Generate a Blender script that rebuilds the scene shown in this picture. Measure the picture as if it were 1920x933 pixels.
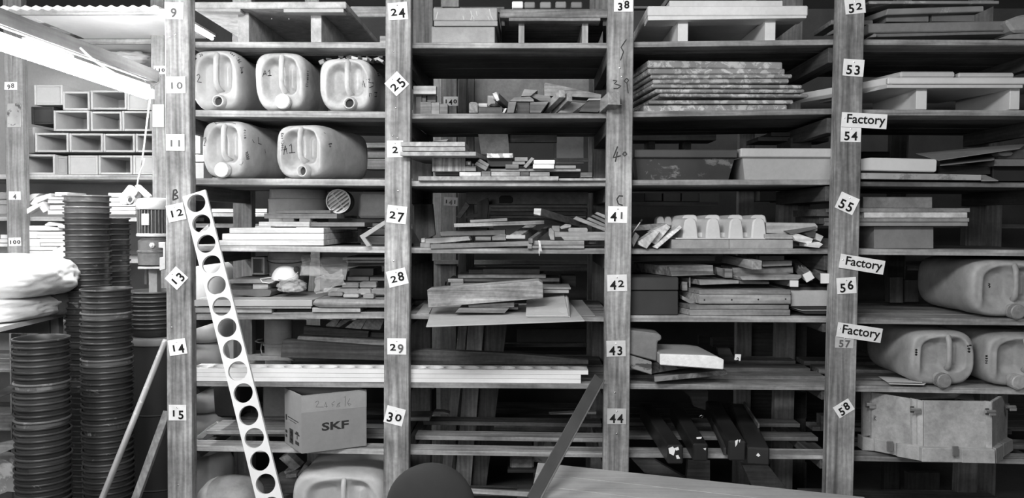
import bpy, bmesh, math, random
from mathutils import Vector, Matrix, Euler
from mathutils.bvhtree import BVHTree
random.seed(7)
R = math.radians
SC = bpy.context.scene
COL = SC.collection
for _o in list(bpy.data.objects): bpy.data.objects.remove(_o)
# ---------------------------------------------------------------- camera
F = 1450.0
cam_d = bpy.data.cameras.new('camera'); cam = bpy.data.objects.new('camera', cam_d); COL.objects.link(cam)
cam_d.sensor_width = 36; cam_d.lens = 36 * F / 1920; cam_d.clip_start = .05
cam.location = (0, -3.1, 1.6)
RM = (Matrix.Rotation(R(1.5), 3, 'Z') @ Matrix.Rotation(R(90 - 2.1), 3, 'X') @ Matrix.Rotation(R(.3), 3, 'Z'))
cam.rotation_euler = RM.to_euler()
SC.camera = cam
CL = Vector(cam.location)
# ---------------------------------------------------------------- world, exposure, lights
w = bpy.data.worlds.new('world'); SC.world = w; w.use_nodes = True
w.node_tree.nodes['Background'].inputs[0].default_value = (1, 1, 1, 1)
w.node_tree.nodes['Background'].inputs[1].default_value = .03
SC.view_settings.view_transform = 'Standard'; SC.view_settings.look = 'None'
SC.view_settings.gamma = 1; SC.view_settings.use_curve_mapping = False
SC.view_settings.exposure = 0.0
def area(loc, to, sx, sy, power):
    d = bpy.data.lights.new('ceiling_or_fill_light', 'AREA'); d.shape = 'RECTANGLE'; d.size = sx; d.size_y = sy; d.energy = power
    o = bpy.data.objects.new('ceiling_or_fill_light', d); COL.objects.link(o); o.location = loc
    o.rotation_euler = (Vector(to) - Vector(loc)).to_track_quat('-Z', 'Y').to_euler()
    return o
area((-0.75, -2.5, 2.9), (-0.9, 0.1, 1.1), 1.5, .35, 84)
area((1.7, -3.2, 3.0), (1.3, 0.1, 1.2), 1.5, .35, 22)
area((-1.2, -4.3, 2.1), (-0.5, 0.1, 1.0), 1.4, 1.0, 48)  # added low fill behind the camera, reaches deep into the shelves
area((-3.3, -.8, 2.2), (-1.5, 1.0, .8), 1.2, .3, 34)  # added unseen light at far left, brightens the white cans
TUBE_E = 120.0
# ---------------------------------------------------------------- pixel helpers
ZX, ZY, ZS = 0, 0, 1.0
def Z(x, y, s):
    global ZX, ZY, ZS
    ZX, ZY, ZS = x, y, s
def ray(px, py):
    x = px / ZS + ZX; y = py / ZS + ZY
    return RM @ Vector(((x - 960) / F, -(y - 466.5) / F, -1))
def P(px, py, y):
    d = ray(px, py); return CL + d * ((y - CL.y) / d.y)
def onz(px, py, z):
    d = ray(px, py); return CL + d * ((z - CL.z) / d.z)
def ppm(y): return F / (y - CL.y)              # image pixels per metre at depth y
# ---------------------------------------------------------------- materials
_mc = {}
def _mat(key):
    m = bpy.data.materials.new('_'.join(str(k) for k in key)); m.use_nodes = True
    nt = m.node_tree; b = nt.nodes['Principled BSDF']
    return m, nt, b
def _n(nt, t, **kw):
    n = nt.nodes.new(t)
    for k, v in kw.items():
        if k.startswith('i_'): n.inputs[k[2:].replace('_', ' ')].default_value = v
        else: setattr(n, k, v)
    return n
def _coords(nt, scale):
    tc = _n(nt, 'ShaderNodeTexCoord'); oi = _n(nt, 'ShaderNodeObjectInfo')
    mul = _n(nt, 'ShaderNodeMath', operation='MULTIPLY'); mul.inputs[1].default_value = 37.3
    nt.links.new(oi.outputs['Random'], mul.inputs[0])
    add = _n(nt, 'ShaderNodeVectorMath', operation='ADD')
    nt.links.new(tc.outputs['Object'], add.inputs[0]); nt.links.new(mul.outputs[0], add.inputs[1])
    mp = _n(nt, 'ShaderNodeMapping'); mp.inputs['Scale'].default_value = scale
    nt.links.new(add.outputs[0], mp.inputs['Vector'])
    return add, mp, oi
def _grey(nt, b, v, facs, oi, rnd):
    """base colour = v * product(1 + amp*(fac-.5)) * (1 + rnd*(random-.5))"""
    cur = None
    def mulc(sock, amp):
        nonlocal cur
        mr = _n(nt, 'ShaderNodeMapRange'); mr.inputs['To Min'].default_value = 1 - amp; mr.inputs['To Max'].default_value = 1 + amp
        nt.links.new(sock, mr.inputs['Value'])
        m = _n(nt, 'ShaderNodeMath', operation='MULTIPLY')
        if cur is None: m.inputs[0].default_value = v
        else: nt.links.new(cur, m.inputs[0])
        nt.links.new(mr.outputs[0], m.inputs[1]); cur = m.outputs[0]
    for s, a in facs: mulc(s, a)
    mulc(oi.outputs['Random'], rnd)
    cc = _n(nt, 'ShaderNodeCombineColor')
    for i in range(3): nt.links.new(cur, cc.inputs[i])
    nt.links.new(cc.outputs[0], b.inputs['Base Color'])
    return cur
def _ramp(nt, sock, a, c):
    mr = _n(nt, 'ShaderNodeMapRange'); mr.inputs['From Min'].default_value = a; mr.inputs['From Max'].default_value = c
    nt.links.new(sock, mr.inputs['Value']); return mr.outputs[0]
def wood(v, ax='X', con=.28, rnd=.14, rough=.7):
    k = ('wood', v, ax, con, rnd)
    if k in _mc: return _mc[k]
    m, nt, b = _mat(k); con *= 1.35; v *= .74 if v < .45 else .9
    lo, hi = 1.6, 34.0
    sc = {'X': (lo, hi, hi), 'Y': (hi, lo, hi), 'Z': (hi, hi, lo)}[ax]
    add, mp, oi = _coords(nt, sc)
    n1 = _n(nt, 'ShaderNodeTexNoise', i_Scale=1.0, i_Detail=5, i_Roughness=.65, i_Distortion=.6); nt.links.new(mp.outputs[0], n1.inputs['Vector'])
    mp2 = _n(nt, 'ShaderNodeMapping'); mp2.inputs['Scale'].default_value = [4 if s == hi else .8 for s in sc]
    nt.links.new(add.outputs[0], mp2.inputs['Vector'])
    wv = _n(nt, 'ShaderNodeTexWave', i_Scale=5.0, i_Distortion=7.0, i_Detail=3, i_Detail_Scale=.9); wv.wave_type = 'RINGS'; wv.rings_direction = ax; nt.links.new(mp2.outputs[0], wv.inputs['Vector'])
    n2 = _n(nt, 'ShaderNodeTexNoise', i_Scale=5.0, i_Detail=4, i_Roughness=.6); nt.links.new(add.outputs[0], n2.inputs['Vector'])
    n3 = _n(nt, 'ShaderNodeTexNoise', i_Scale=70.0, i_Detail=3); nt.links.new(add.outputs[0], n3.inputs['Vector'])
    cur = _grey(nt, b, v, [(_ramp(nt, n1.outputs[0], .32, .68), con), (_ramp(nt, wv.outputs[1], .05, .8), con * .2),
                     (_ramp(nt, n2.outputs[0], .3, .7), con * .8), (_ramp(nt, n3.outputs[0], .3, .7), con * .25)], oi, rnd)
    bp = _n(nt, 'ShaderNodeBump', i_Strength=.25, i_Distance=.002); nt.links.new(n1.outputs[0], bp.inputs['Height']); nt.links.new(bp.outputs[0], b.inputs['Normal'])
    b.inputs['Roughness'].default_value = rough; b.inputs['Specular IOR Level'].default_value = .3
    _mc[k] = m; return m
def mottle(v, con=.15, rnd=.08, rough=.6, scale=6., metal=0., bump=.15, spec=.4, fine=60.):
    k = ('mottle', v, con, rnd, rough, scale, metal, bump, spec, fine)
    if k in _mc: return _mc[k]
    m, nt, b = _mat(k)
    add, mp, oi = _coords(nt, (1, 1, 1))
    n1 = _n(nt, 'ShaderNodeTexNoise', i_Scale=scale, i_Detail=6, i_Roughness=.6, i_Distortion=.4); nt.links.new(add.outputs[0], n1.inputs['Vector'])
    n2 = _n(nt, 'ShaderNodeTexNoise', i_Scale=fine, i_Detail=4, i_Roughness=.7); nt.links.new(add.outputs[0], n2.inputs['Vector'])
    _grey(nt, b, v, [(_ramp(nt, n1.outputs[0], .32, .68), con), (_ramp(nt, n2.outputs[0], .3, .7), con * .5)], oi, rnd)
    bp = _n(nt, 'ShaderNodeBump', i_Strength=bump, i_Distance=.003); nt.links.new(n2.outputs[0], bp.inputs['Height']); nt.links.new(bp.outputs[0], b.inputs['Normal'])
    b.inputs['Roughness'].default_value = rough; b.inputs['Metallic'].default_value = metal; b.inputs['Specular IOR Level'].default_value = spec
    _mc[k] = m; return m
def worn(v, v2, thr=.6, scale=9., rough=.55, metal=0.):
    """dark or light coat with spots of a second tone (paint splashes, chipped coat)"""
    k = ('worn', v, v2, thr, scale)
    if k in _mc: return _mc[k]
    m, nt, b = _mat(k)
    add, mp, oi = _coords(nt, (1, 1, 1))
    n1 = _n(nt, 'ShaderNodeTexNoise', i_Scale=scale, i_Detail=8, i_Roughness=.7, i_Distortion=.5); nt.links.new(add.outputs[0], n1.inputs['Vector'])
    n2 = _n(nt, 'ShaderNodeTexNoise', i_Scale=5., i_Detail=5); nt.links.new(add.outputs[0], n2.inputs['Vector'])
    f = _ramp(nt, n1.outputs[0], thr, thr + .06)
    mr = _n(nt, 'ShaderNodeMapRange'); mr.inputs['To Min'].default_value = v; mr.inputs['To Max'].default_value = v2
    nt.links.new(f, mr.inputs['Value'])
    mr2 = _n(nt, 'ShaderNodeMapRange'); mr2.inputs['To Min'].default_value = .7; mr2.inputs['To Max'].default_value = 1.3
    nt.links.new(_ramp(nt, n2.outputs[0], .3, .7), mr2.inputs['Value'])
    mm = _n(nt, 'ShaderNodeMath', operation='MULTIPLY'); nt.links.new(mr.outputs[0], mm.inputs[0]); nt.links.new(mr2.outputs[0], mm.inputs[1])
    cc = _n(nt, 'ShaderNodeCombineColor')
    for i in range(3): nt.links.new(mm.outputs[0], cc.inputs[i])
    nt.links.new(cc.outputs[0], b.inputs['Base Color'])
    b.inputs['Roughness'].default_value = rough; b.inputs['Metallic'].default_value = metal
    _mc[k] = m; return m
def flat(v, rough=.6, spec=.3):
    return mottle(v, .04, .02, rough, 8., 0., .02, spec)
def film(v=.9, alpha=.3):
    k = ('film', v, alpha)
    if k in _mc: return _mc[k]
    m, nt, b = _mat(k)
    add, mp, oi = _coords(nt, (1, 1, 1))
    n1 = _n(nt, 'ShaderNodeTexNoise', i_Scale=9., i_Detail=3, i_Roughness=.5, i_Distortion=1.5); nt.links.new(add.outputs[0], n1.inputs['Vector'])
    bp = _n(nt, 'ShaderNodeBump', i_Strength=.5, i_Distance=.008); nt.links.new(n1.outputs[0], bp.inputs['Height']); nt.links.new(bp.outputs[0], b.inputs['Normal'])
    b.inputs['Base Color'].default_value = (v, v, v, 1); b.inputs['Alpha'].default_value = alpha; b.inputs['Roughness'].default_value = .18
    _mc[k] = m; return m
def glow(e):
    k = ('glow', e)
    if k in _mc: return _mc[k]
    m, nt, b = _mat(k)
    b.inputs['Base Color'].default_value = (.9, .9, .9, 1); b.inputs['Emission Color'].default_value = (1, 1, 1, 1); b.inputs['Emission Strength'].default_value = e
    _mc[k] = m; return m
INK = flat(.015, .8, .1); PAPER = mottle(.82, .05, .03, .8, 20.); PIN = mottle(.75, .1, 0, .25, 20., 1.)
PENCIL = flat(.05, .9, .1)
# ---------------------------------------------------------------- objects
def tag(o, label=None, cat=None, group=None, kind=None):
    if label: o['label'] = label
    if cat: o['category'] = cat
    if group: o['group'] = group
    if kind: o['kind'] = kind
    return o
def link(name, me, mat, parent=None, loc=None):
    o = bpy.data.objects.new(name, me); COL.objects.link(o)
    if mat is not None and not me.materials: me.materials.append(mat)
    if loc is not None: o.location = loc
    if parent is not None:
        o.parent = parent
        o.matrix_parent_inverse = wm(parent).inverted()
    return o
def wm(o):
    if o.parent is None: return o.matrix_basis.copy()
    return wm(o.parent) @ o.matrix_parent_inverse @ o.matrix_basis
def empty(name, loc, label=None, cat=None, group=None, parent=None, kind=None):
    o = bpy.data.objects.new(name, None); COL.objects.link(o); o.location = loc; o.empty_display_size = .05
    if parent is not None: o.parent = parent; o.matrix_parent_inverse = wm(parent).inverted()
    tag(o, label, cat, group, kind); return o
def mesh(name, vs, fs, mat, parent=None, smooth=False, bevel=0, origin=None):
    vs = [Vector(v) for v in vs]
    c = origin if origin is not None else sum(vs, Vector()) / len(vs)
    bm = bmesh.new()
    bv = [bm.verts.new(v - c) for v in vs]
    for f in fs:
        try: bm.faces.new([bv[i] for i in f])
        except ValueError: pass
    bmesh.ops.recalc_face_normals(bm, faces=bm.faces)
    if bevel: bmesh.ops.bevel(bm, geom=list(bm.edges), offset=bevel, segments=1, affect='EDGES', clamp_overlap=True)
    me = bpy.data.meshes.new(name); bm.to_mesh(me); bm.free()
    if smooth:
        for p in me.polygons: p.use_smooth = True
    return link(name, me, mat, parent, c)
def fin(o, label, cat, group):
    if label: tag(o, label, cat or 'wood', group)
    return o
def prism(name, label, cat, pts, y, d, mat, dx=0, dz=0, parent=None, group=None, bevel=.0015, taper=1.0):
    """front outline given in picture pixels at depth y, pushed back d metres (dx, dz sideways slopes)"""
    if len(pts) == 4 and not hasattr(pts[0], '__len__'):
        a, b, c, e = pts; pts = [(a, b), (c, b), (c, e), (a, e)]
    f = [P(p[0], p[1], p[2] if len(p) > 2 else y) for p in pts]
    v = Vector((dx, 1, dz)) * d
    c = sum(f, Vector()) / len(f)
    bk = [c + (p - c) * taper + v for p in f]
    n = len(f)
    fs = [list(range(n)), list(range(2 * n - 1, n - 1, -1))] + [[i, (i + 1) % n, n + (i + 1) % n, n + i] for i in range(n)]
    return fin(mesh(name, f + bk, fs, mat, parent, bevel=bevel), label, cat, group)
def hexa(name, label, cat, a, b, wd, ht, mat, parent=None, group=None, up=(0, 0, 1), bevel=.0015):
    """bar of section wd x ht between two world points (or pixel triples)"""
    a = P(*a) if isinstance(a, tuple) else a; b = P(*b) if isinstance(b, tuple) else b
    d = (b - a).normalized(); s = d.cross(Vector(up)).normalized(); u = s.cross(d).normalized()
    vs = []
    for q in (a, b):
        for i, j in ((-1, -1), (1, -1), (1, 1), (-1, 1)): vs.append(q + s * i * wd / 2 + u * j * ht / 2)
    fs = [[0, 1, 2, 3], [7, 6, 5, 4]] + [[i, (i + 1) % 4, 4 + (i + 1) % 4, 4 + i] for i in range(4)]
    return fin(mesh(name, vs, fs, mat, parent, bevel=bevel), label, cat, group)
def wbox(name, label, cat, lo, hi, mat, parent=None, group=None, rz=0, bevel=.0015, rx=0, ry=0):
    lo = Vector(lo); hi = Vector(hi); c = (lo + hi) / 2; h = (hi - lo) / 2
    M3 = Euler((rx, ry, rz)).to_matrix()
    vs = [c + M3 @ Vector((h.x * i, h.y * j, h.z * k)) for k in (-1, 1) for i, j in ((-1, -1), (1, -1), (1, 1), (-1, 1))]
    fs = [[0, 1, 2, 3], [7, 6, 5, 4]] + [[i, (i + 1) % 4, 4 + (i + 1) % 4, 4 + i] for i in range(4)]
    return fin(mesh(name, vs, fs, mat, parent, bevel=bevel), label, cat, group)
def tube(name, label, cat, pts, r, mat, parent=None, group=None, n=8, flatn=None, close=False):
    pts = [P(*p) if isinstance(p, tuple) else Vector(p) for p in pts]
    rs = r if hasattr(r, '__len__') else [r] * len(pts)
    vs, fs = [], []; prev = None
    for i, p in enumerate(pts):
        if close: t = (pts[(i + 1) % len(pts)] - pts[i - 1]).normalized()
        else: t = (pts[min(i + 1, len(pts) - 1)] - pts[max(i - 1, 0)]).normalized()
        if prev is None:
            s = t.cross(Vector((0, 1, 0.01)))
            if s.length < .05: s = t.cross(Vector((1, 0, 0)))
        else: s = prev - t * prev.dot(t)
        s.normalize(); prev = s; u = t.cross(s)
        for k in range(n):
            a = 2 * math.pi * k / n; vs.append(p + (s * math.cos(a) + u * math.sin(a)) * rs[i])
    m = len(pts)
    for i in range(m if close else m - 1):
        j = (i + 1) % m
        for k in range(n): fs.append([i * n + k, i * n + (k + 1) % n, j * n + (k + 1) % n, j * n + k])
    if not close: fs += [list(range(n)), [(m - 1) * n + k for k in range(n)][::-1]]
    return fin(mesh(name, vs, fs, mat, parent, smooth=True), label, cat, group)
def lathe(name, prof, mat, c, axis=(0, 0, 1), n=32, parent=None, smooth=True, seg=None):
    """prof: list of (r, h) along axis from c"""
    ax = Vector(axis).normalized(); s = ax.cross(Vector((0, 1, 0)) if abs(ax.y) < .9 else Vector((0, 0, 1))).normalized(); u = ax.cross(s)
    vs, fs = [], []
    for r, h in prof:
        for k in range(n):
            a = 2 * math.pi * k / n; vs.append(Vector(c) + ax * h + (s * math.cos(a) + u * math.sin(a)) * max(r, .0004))
    for i in range(len(prof) - 1):
        for k in range(n): fs.append([i * n + k, i * n + (k + 1) % n, (i + 1) * n + (k + 1) % n, (i + 1) * n + k])
    fs.append(list(range(n))[::-1]); fs.append([(len(prof) - 1) * n + k for k in range(n)])
    o = mesh(name, vs, fs, mat, parent, smooth=False, origin=Vector(c))
    if smooth:
        me = o.data
        for p in me.polygons: p.use_smooth = len(p.vertices) == 4
        me.set_sharp_from_angle(angle=R(35))
    return o
def joined(name, parts, mat, parent=None, smooth=False, bevel=0):
    """parts: list of (verts, faces)"""
    vs, fs = [], []
    for v, f in parts:
        n = len(vs); vs += v; fs += [[i + n for i in q] for q in f]
    return mesh(name, vs, fs, mat, parent, smooth, bevel)
def boxvf(lo, hi):
    (a, b, c), (d, e, f) = lo, hi
    vs = [Vector(p) for p in ((a, b, c), (d, b, c), (d, e, c), (a, e, c), (a, b, f), (d, b, f), (d, e, f), (a, e, f))]
    return vs, [[0, 1, 2, 3], [7, 6, 5, 4]] + [[i, (i + 1) % 4, 4 + (i + 1) % 4, 4 + i] for i in range(4)]
# stroke lettering drawn onto a surface
GL = {'A': [[(0, 0), (.5, 1), (1, 0)], [(.2, .4), (.85, .45)]], '1': [[(.2, .75), (.5, 1), (.5, 0)]], '2': [[(.05, .8), (.4, 1), (.8, .8), (.6, .4), (0, 0), (.95, .05)]],
      '3': [[(.05, 1), (.85, .95), (.4, .6), (.85, .35), (.6, 0), (.05, .08)]], '4': [[(.6, 1), (0, .35), (.95, .38)], [(.65, .6), (.6, -.1)]], '0': [[(.5, 1), (.1, .6), (.2, .1), (.6, 0), (.9, .4), (.8, .9), (.5, 1)]],
      '6': [[(.7, 1), (.2, .6), (.1, .15), (.5, 0), (.85, .25), (.5, .5), (.15, .3)]], '8': [[(.5, .5), (.15, .75), (.5, 1), (.8, .8), (.5, .5), (.1, .2), (.5, 0), (.9, .22), (.5, .5)]],
      '9': [[(.8, .75), (.5, .5), (.15, .75), (.5, 1), (.8, .8), (.7, 0)]], 'K': [[(.1, 1), (.1, 0)], [(.8, 1), (.15, .5), (.9, 0)]], 'C': [[(.85, .85), (.5, 1), (.1, .6), (.2, .1), (.8, .1)]],
      'B': [[(.1, 0), (.15, 1), (.7, .85), (.2, .55), (.85, .3), (.6, 0), (.1, 0)]], 'R': [[(.1, 0), (.15, 1), (.75, .8), (.2, .5), (.8, 0)]], 'L': [[(.1, 1), (.1, 0), (.7, .05)]], 'n': [[(0, 0), (0, .6)], [(0, .4), (.4, .6), (.6, 0)]],
      'e': [[(.1, .3), (.6, .35), (.4, .6), (.1, .3), (.3, 0), (.65, .1)]], 'a': [[(.6, .5), (.2, .55), (.1, .1), (.5, .1), (.6, .55), (.7, 0)]], 'i': [[(.3, .6), (.3, 0)]], 'l': [[(.3, 1), (.3, 0)]], 'o': [[(.3, .6), (0, .3), (.3, 0), (.6, .3), (.3, .6)]],
      'r': [[(.1, .6), (.1, 0)], [(.1, .4), (.5, .6)]], 's': [[(.6, .55), (.2, .5), (.5, .25), (.1, 0)]], 't': [[(.3, .9), (.3, 0), (.6, .05)], [(0, .6), (.6, .6)]], 'c': [[(.6, .5), (.2, .5), (.1, .1), (.6, .05)]], 'D': [[(.1, 0), (.1, 1), (.8, .6), (.6, .1), (.1, 0)]], 'g': [[(.6, .5), (.1, .5), (.2, 0), (.6, .2), (.6, .6), (.5, -.4), (.1, -.3)]], 'm': [[(0, 0), (0, .6), (.3, .55), (.35, 0)], [(.35, .5), (.7, .55), (.75, 0)]],
      'T': [[(0, 1), (1, 1)], [(.5, 1), (.5, 0)]], 'N': [[(.1, 0), (.1, 1), (.8, 0), (.8, 1)]], ' ': [], 'x': [[(0, .6), (.6, 0)], [(.6, .6), (0, 0)]], '7': [[(0, 1), (.9, 1), (.3, 0)]], '5': [[(.9, 1), (.2, 1), (.15, .6), (.7, .5), (.7, .1), (.05, 0)]], 'F': [[(.9, 1), (.1, 1), (.1, 0)], [(.1, .55), (.7, .55)]]}
def scribble(target, strokes, r=.0009, mat=None, name='handwriting', label=None):
    """pixel poly-lines laid onto the surface of target as thin ink lines (real geometry on the surface)"""
    me = target.data; M4 = wm(target); r *= 1.35
    bvh = BVHTree.FromPolygons([M4 @ v.co for v in me.vertices], [list(p.vertices) for p in me.polygons])
    parts = []
    for st in strokes:
        pts = []
        for i in range(len(st) - 1):
            (a, b), (c, d) = st[i], st[i + 1]; k = max(1, int(math.hypot(c - a, d - b) / ZS / 3))
            for j in range(k): pts.append((a + (c - a) * j / k, b + (d - b) * j / k))
        pts.append(st[-1]); W = []
        for (x, y) in pts:
            dr = ray(x, y).normalized(); h = bvh.ray_cast(CL, dr)
            if h[0] is not None: W.append((h[0], h[1] if h[1].dot(dr) < 0 else -h[1], dr))
        if len(W) < 2: continue
        vs, fs = [], []
        for i, (p, nrm, dr) in enumerate(W):
            t = (W[min(i + 1, len(W) - 1)][0] - W[max(i - 1, 0)][0])
            if t.length < 1e-6: t = Vector((1, 0, 0))
            s = t.normalized().cross(nrm).normalized()
            vs += [p + nrm * .0004 - s * r, p + nrm * .0011, p + nrm * .0004 + s * r]
        for i in range(len(W) - 1):
            k = 3 * i; fs += [[k, k + 1, k + 4, k + 3], [k + 1, k + 2, k + 5, k + 4], [k, k + 3, k + 5, k + 2]]
        fs += [[0, 2, 1], [3 * len(W) - 3, 3 * len(W) - 2, 3 * len(W) - 1]]
        parts.append((vs, fs))
    if parts:
        root = target
        o = joined(name, parts, mat or INK, root); o['kind'] = 'stuff'
        if label: o['label'] = label
        return o
def word(txt, x, y, h, ang=0, asp=.62, gap=.3):
    """strokes for txt, baseline start at pixel (x, y), height h pixels, angle in degrees (clockwise positive)"""
    out = []; ca, sa = math.cos(R(ang)), math.sin(R(ang)); cx = 0
    for ch in txt:
        for st in GL.get(ch, GL['o']):
            out.append([(x + (cx + u * h * asp) * ca + v * h * sa, y + (cx + u * h * asp) * sa - v * h * ca) for u, v in st])
        cx += h * (asp + gap * .5)
    return out
_tc = {}
def textmesh(body, size, ext=.0003, offs=0.):
    k = (body, size, offs)
    if k in _tc: return _tc[k]
    cu = bpy.data.curves.new('t', 'FONT'); cu.body = body; cu.size = size; cu.extrude = ext; cu.offset = offs
    cu.align_x = 'CENTER'; cu.align_y = 'BOTTOM_BASELINE'; cu.resolution_u = 3
    o = bpy.data.objects.new('t', cu); COL.objects.link(o)
    bpy.context.view_layer.update()
    me = bpy.data.meshes.new_from_object(o.evaluated_get(bpy.context.evaluated_depsgraph_get()))
    bpy.data.objects.remove(o); _tc[k] = me
    return me
def textplate(name, label, cat, cx, cy, w, h, ang, y, body, mode='num', shade=.82, parent=None, size=.62, pin=True, ink=None, wpx=True):
    """paper tag: centre (px), size in picture pixels, angle (deg, clockwise) in the plane y"""
    c = P(cx, cy, y); m = ppm(y); W, H = w / m, h / m
    rt = empty(name, c, label, cat, parent=parent)
    M4 = Matrix.Translation(c) @ Matrix.Rotation(R(90), 4, 'X') @ Matrix.Rotation(-R(ang), 4, 'Z')
    def put(nm, me, mat, loc=(0, 0, 0), s=(1, 1, 1)):
        o = bpy.data.objects.new(nm, me); COL.objects.link(o)
        if not me.materials: me.materials.append(mat)
        o.parent = rt; o.matrix_parent_inverse = Matrix.Identity(4)
        o.matrix_basis = Matrix.Translation(-c) @ M4 @ Matrix.Translation(loc) @ Matrix.Diagonal((*s, 1)); return o
    # paper with a slightly curled corner
    bm = bmesh.new(); nx = 4; g = []; k1 = random.uniform(.0, .0022); k2 = random.uniform(.0, .0022)
    for zf in (0, -.0006):
        for j in range(nx + 1):
            for i in range(nx + 1):
                u, v = i / nx, j / nx
                g.append(bm.verts.new(((u - .5) * W, (v - .5) * H, .0008 + k1 * max(0, u - .6) * v * 3 + k2 * max(0, .4 - u) * (1 - v) * 3 + zf)))
    N = nx + 1
    for L in (0, 1):
        for j in range(nx):
            for i in range(nx):
                q = [L * N * N + j * N + i, L * N * N + j * N + i + 1, L * N * N + (j + 1) * N + i + 1, L * N * N + (j + 1) * N + i]
                bm.faces.new([g[a] for a in (q if L == 0 else q[::-1])])
    me = bpy.data.meshes.new('paper'); bm.to_mesh(me); bm.free()
    put('paper', me, mottle(shade, .07, .03, .8, 25.))
    if mode == 'num':
        ds = H * size; adv = ds * .62; n = len(body); x = -(n - 1) * adv / 2
        for ch in body:
            sy, dy = {'0': (.74, 0), '1': (.74, 0), '2': (.74, 0), '6': (1, 0), '8': (1, 0)}.get(ch, (1, -.2))
            put('numeral', textmesh(ch, ds, offs=.0011), ink or INK, (x, -H * .24 + dy * ds, .0022), (1, sy, 1)); x += adv
    else:
        put('lettering', textmesh(body, H * size, offs=.0007), ink or INK, (W * .03, -H * .2, .0022))
    if pin:
        bm = bmesh.new(); bmesh.ops.create_icosphere(bm, subdivisions=1, radius=.0028)
        me = bpy.data.meshes.new('pin'); bm.to_mesh(me); bm.free()
        put('pin', me, PIN, (-W * .44 if mode != 'num' else 0, H * (.1 if mode != 'num' else .33), .003), (1, 1, .6))
    return rt
# ================================================================ room
def struct(o, name): o.name = name; o['kind'] = 'structure'; return o
CONC = mottle(.12, .2, 0, .8, 3.); PLAS = mottle(.14, .12, 0, .85, 4.)
struct(wbox('floor', None, None, (-4.5, -5.2, -.1), (4.5, 3.2, 0), CONC, bevel=0), 'floor')
struct(wbox('ceiling', None, None, (-4.5, -5.2, 3.3), (4.5, 3.2, 3.4), mottle(.25, .1, 0, .9, 2.), bevel=0), 'ceiling')
struct(wbox('wall_back', None, None, (-4.5, 3.2, 0), (4.5, 3.3, 3.3), PLAS, bevel=0), 'wall_back')
struct(wbox('wall_left', None, None, (-4.6, -5.2, 0), (-4.5, 3.2, 3.3), PLAS, bevel=0), 'wall_left')
struct(wbox('wall_right', None, None, (4.5, -5.2, 0), (4.6, 3.2, 3.3), PLAS, bevel=0), 'wall_right')
struct(wbox('wall_front', None, None, (-4.5, -5.3, 0), (4.5, -5.2, 3.3), PLAS, bevel=0), 'wall_front')
# ================================================================ front rack
RK = empty('storage_rack', (0, 0, 0), 'long timber storage rack nearest the camera with four wide numbered posts', 'shelving')
YS = .052                                  # shelf fronts sit behind the posts
POSTS = [((308, 356, 0), (314, 360, 933)), ((723, 770, 0), (719, 766, 880)), ((1141, 1189, 0), (1131, 1179, 880)), ((1573, 1622, 0), (1549, 1600, 933)), ((2012, 2062, 0), (1975, 2026, 933))]
ZX = ZY = 0
post_o = []
for (a, b, y0), (c, d, y1) in POSTS:
    Z(0, 0, 1)
    L0, R0, L1, R1 = P(a, y0, 0), P(b, y0, 0), P(c, y1, 0), P(d, y1, 0)
    def ext(p, q, z): t = (z - p.z) / (q.z - p.z); return p + (q - p) * t
    f = [ext(L0, L1, 2.75), ext(R0, R1, 2.75), ext(R0, R1, 0), ext(L0, L1, 0)]
    k = [p + Vector((0, .05, 0)) for p in f]
    pm = wood(.34 if len(post_o) < 3 else .30, 'Z', .4, .05)
    post_o.append(mesh('post', f + k, [[0, 1, 2, 3], [7, 6, 5, 4]] + [[i, (i + 1) % 4, 4 + (i + 1) % 4, 4 + i] for i in range(4)], pm, RK, bevel=.003))
    cx = (f[2].x + f[3].x) / 2; cx2 = (f[0].x + f[1].x) / 2
    hexa('rear_post', None, None, Vector((cx, .72, 0)), Vector((cx2, .72, 2.75)), .095, .05, wood(.24, 'Z'), RK, up=(0, 1, 0))
# shelves: (left x, y, right x, y, thickness px) per level for the four bays
BAY = [(350, 730), (763, 1148), (1172, 1580), (1600, 2030)]
SHV = [[(78, 79, 11), (80.3, 80.3, 10), (78.5, 73.5, 10), (73.8, 75.2, 10)],
       [(206, 209, 12), (213, 212, 9.5), (209, 203, 10.5), (205, 207, 10.5)],
       [(333.5, 336.5, 12), (339, 339, 10), (337, 336, 10), (339.8, 343, 9)],
       [(459.5, 463, 11), (464.4, 466, 10), (466, 466, 10), (466, 470, 11)],
       [(587, 584, 13), (588, 593.5, 9.5), (591, 592.5, 12), (594.7, 599, 12)],
       [(714, 717, 10), (717, 719, 10), (719, 722, 10), (723.4, 731, 10.5)],
       [(835, 842.6, 10), (843.5, 849.5, 8.5), (849.5, 853.6, 8), (855, 863, 9)],
       [(1008, 1012, 10), (1012, 1016, 10), (1016, 1020, 10), (1020, 1026, 10)]]
GAPS = {(4, 3): .012, (5, 0): .012, (5, 1): .01, (5, 2): .07, (5, 3): .07, (6, 0): .06, (6, 1): .055, (6, 2): .05, (6, 3): .05}
SZ = {}
Z(0, 0, 1)
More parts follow.
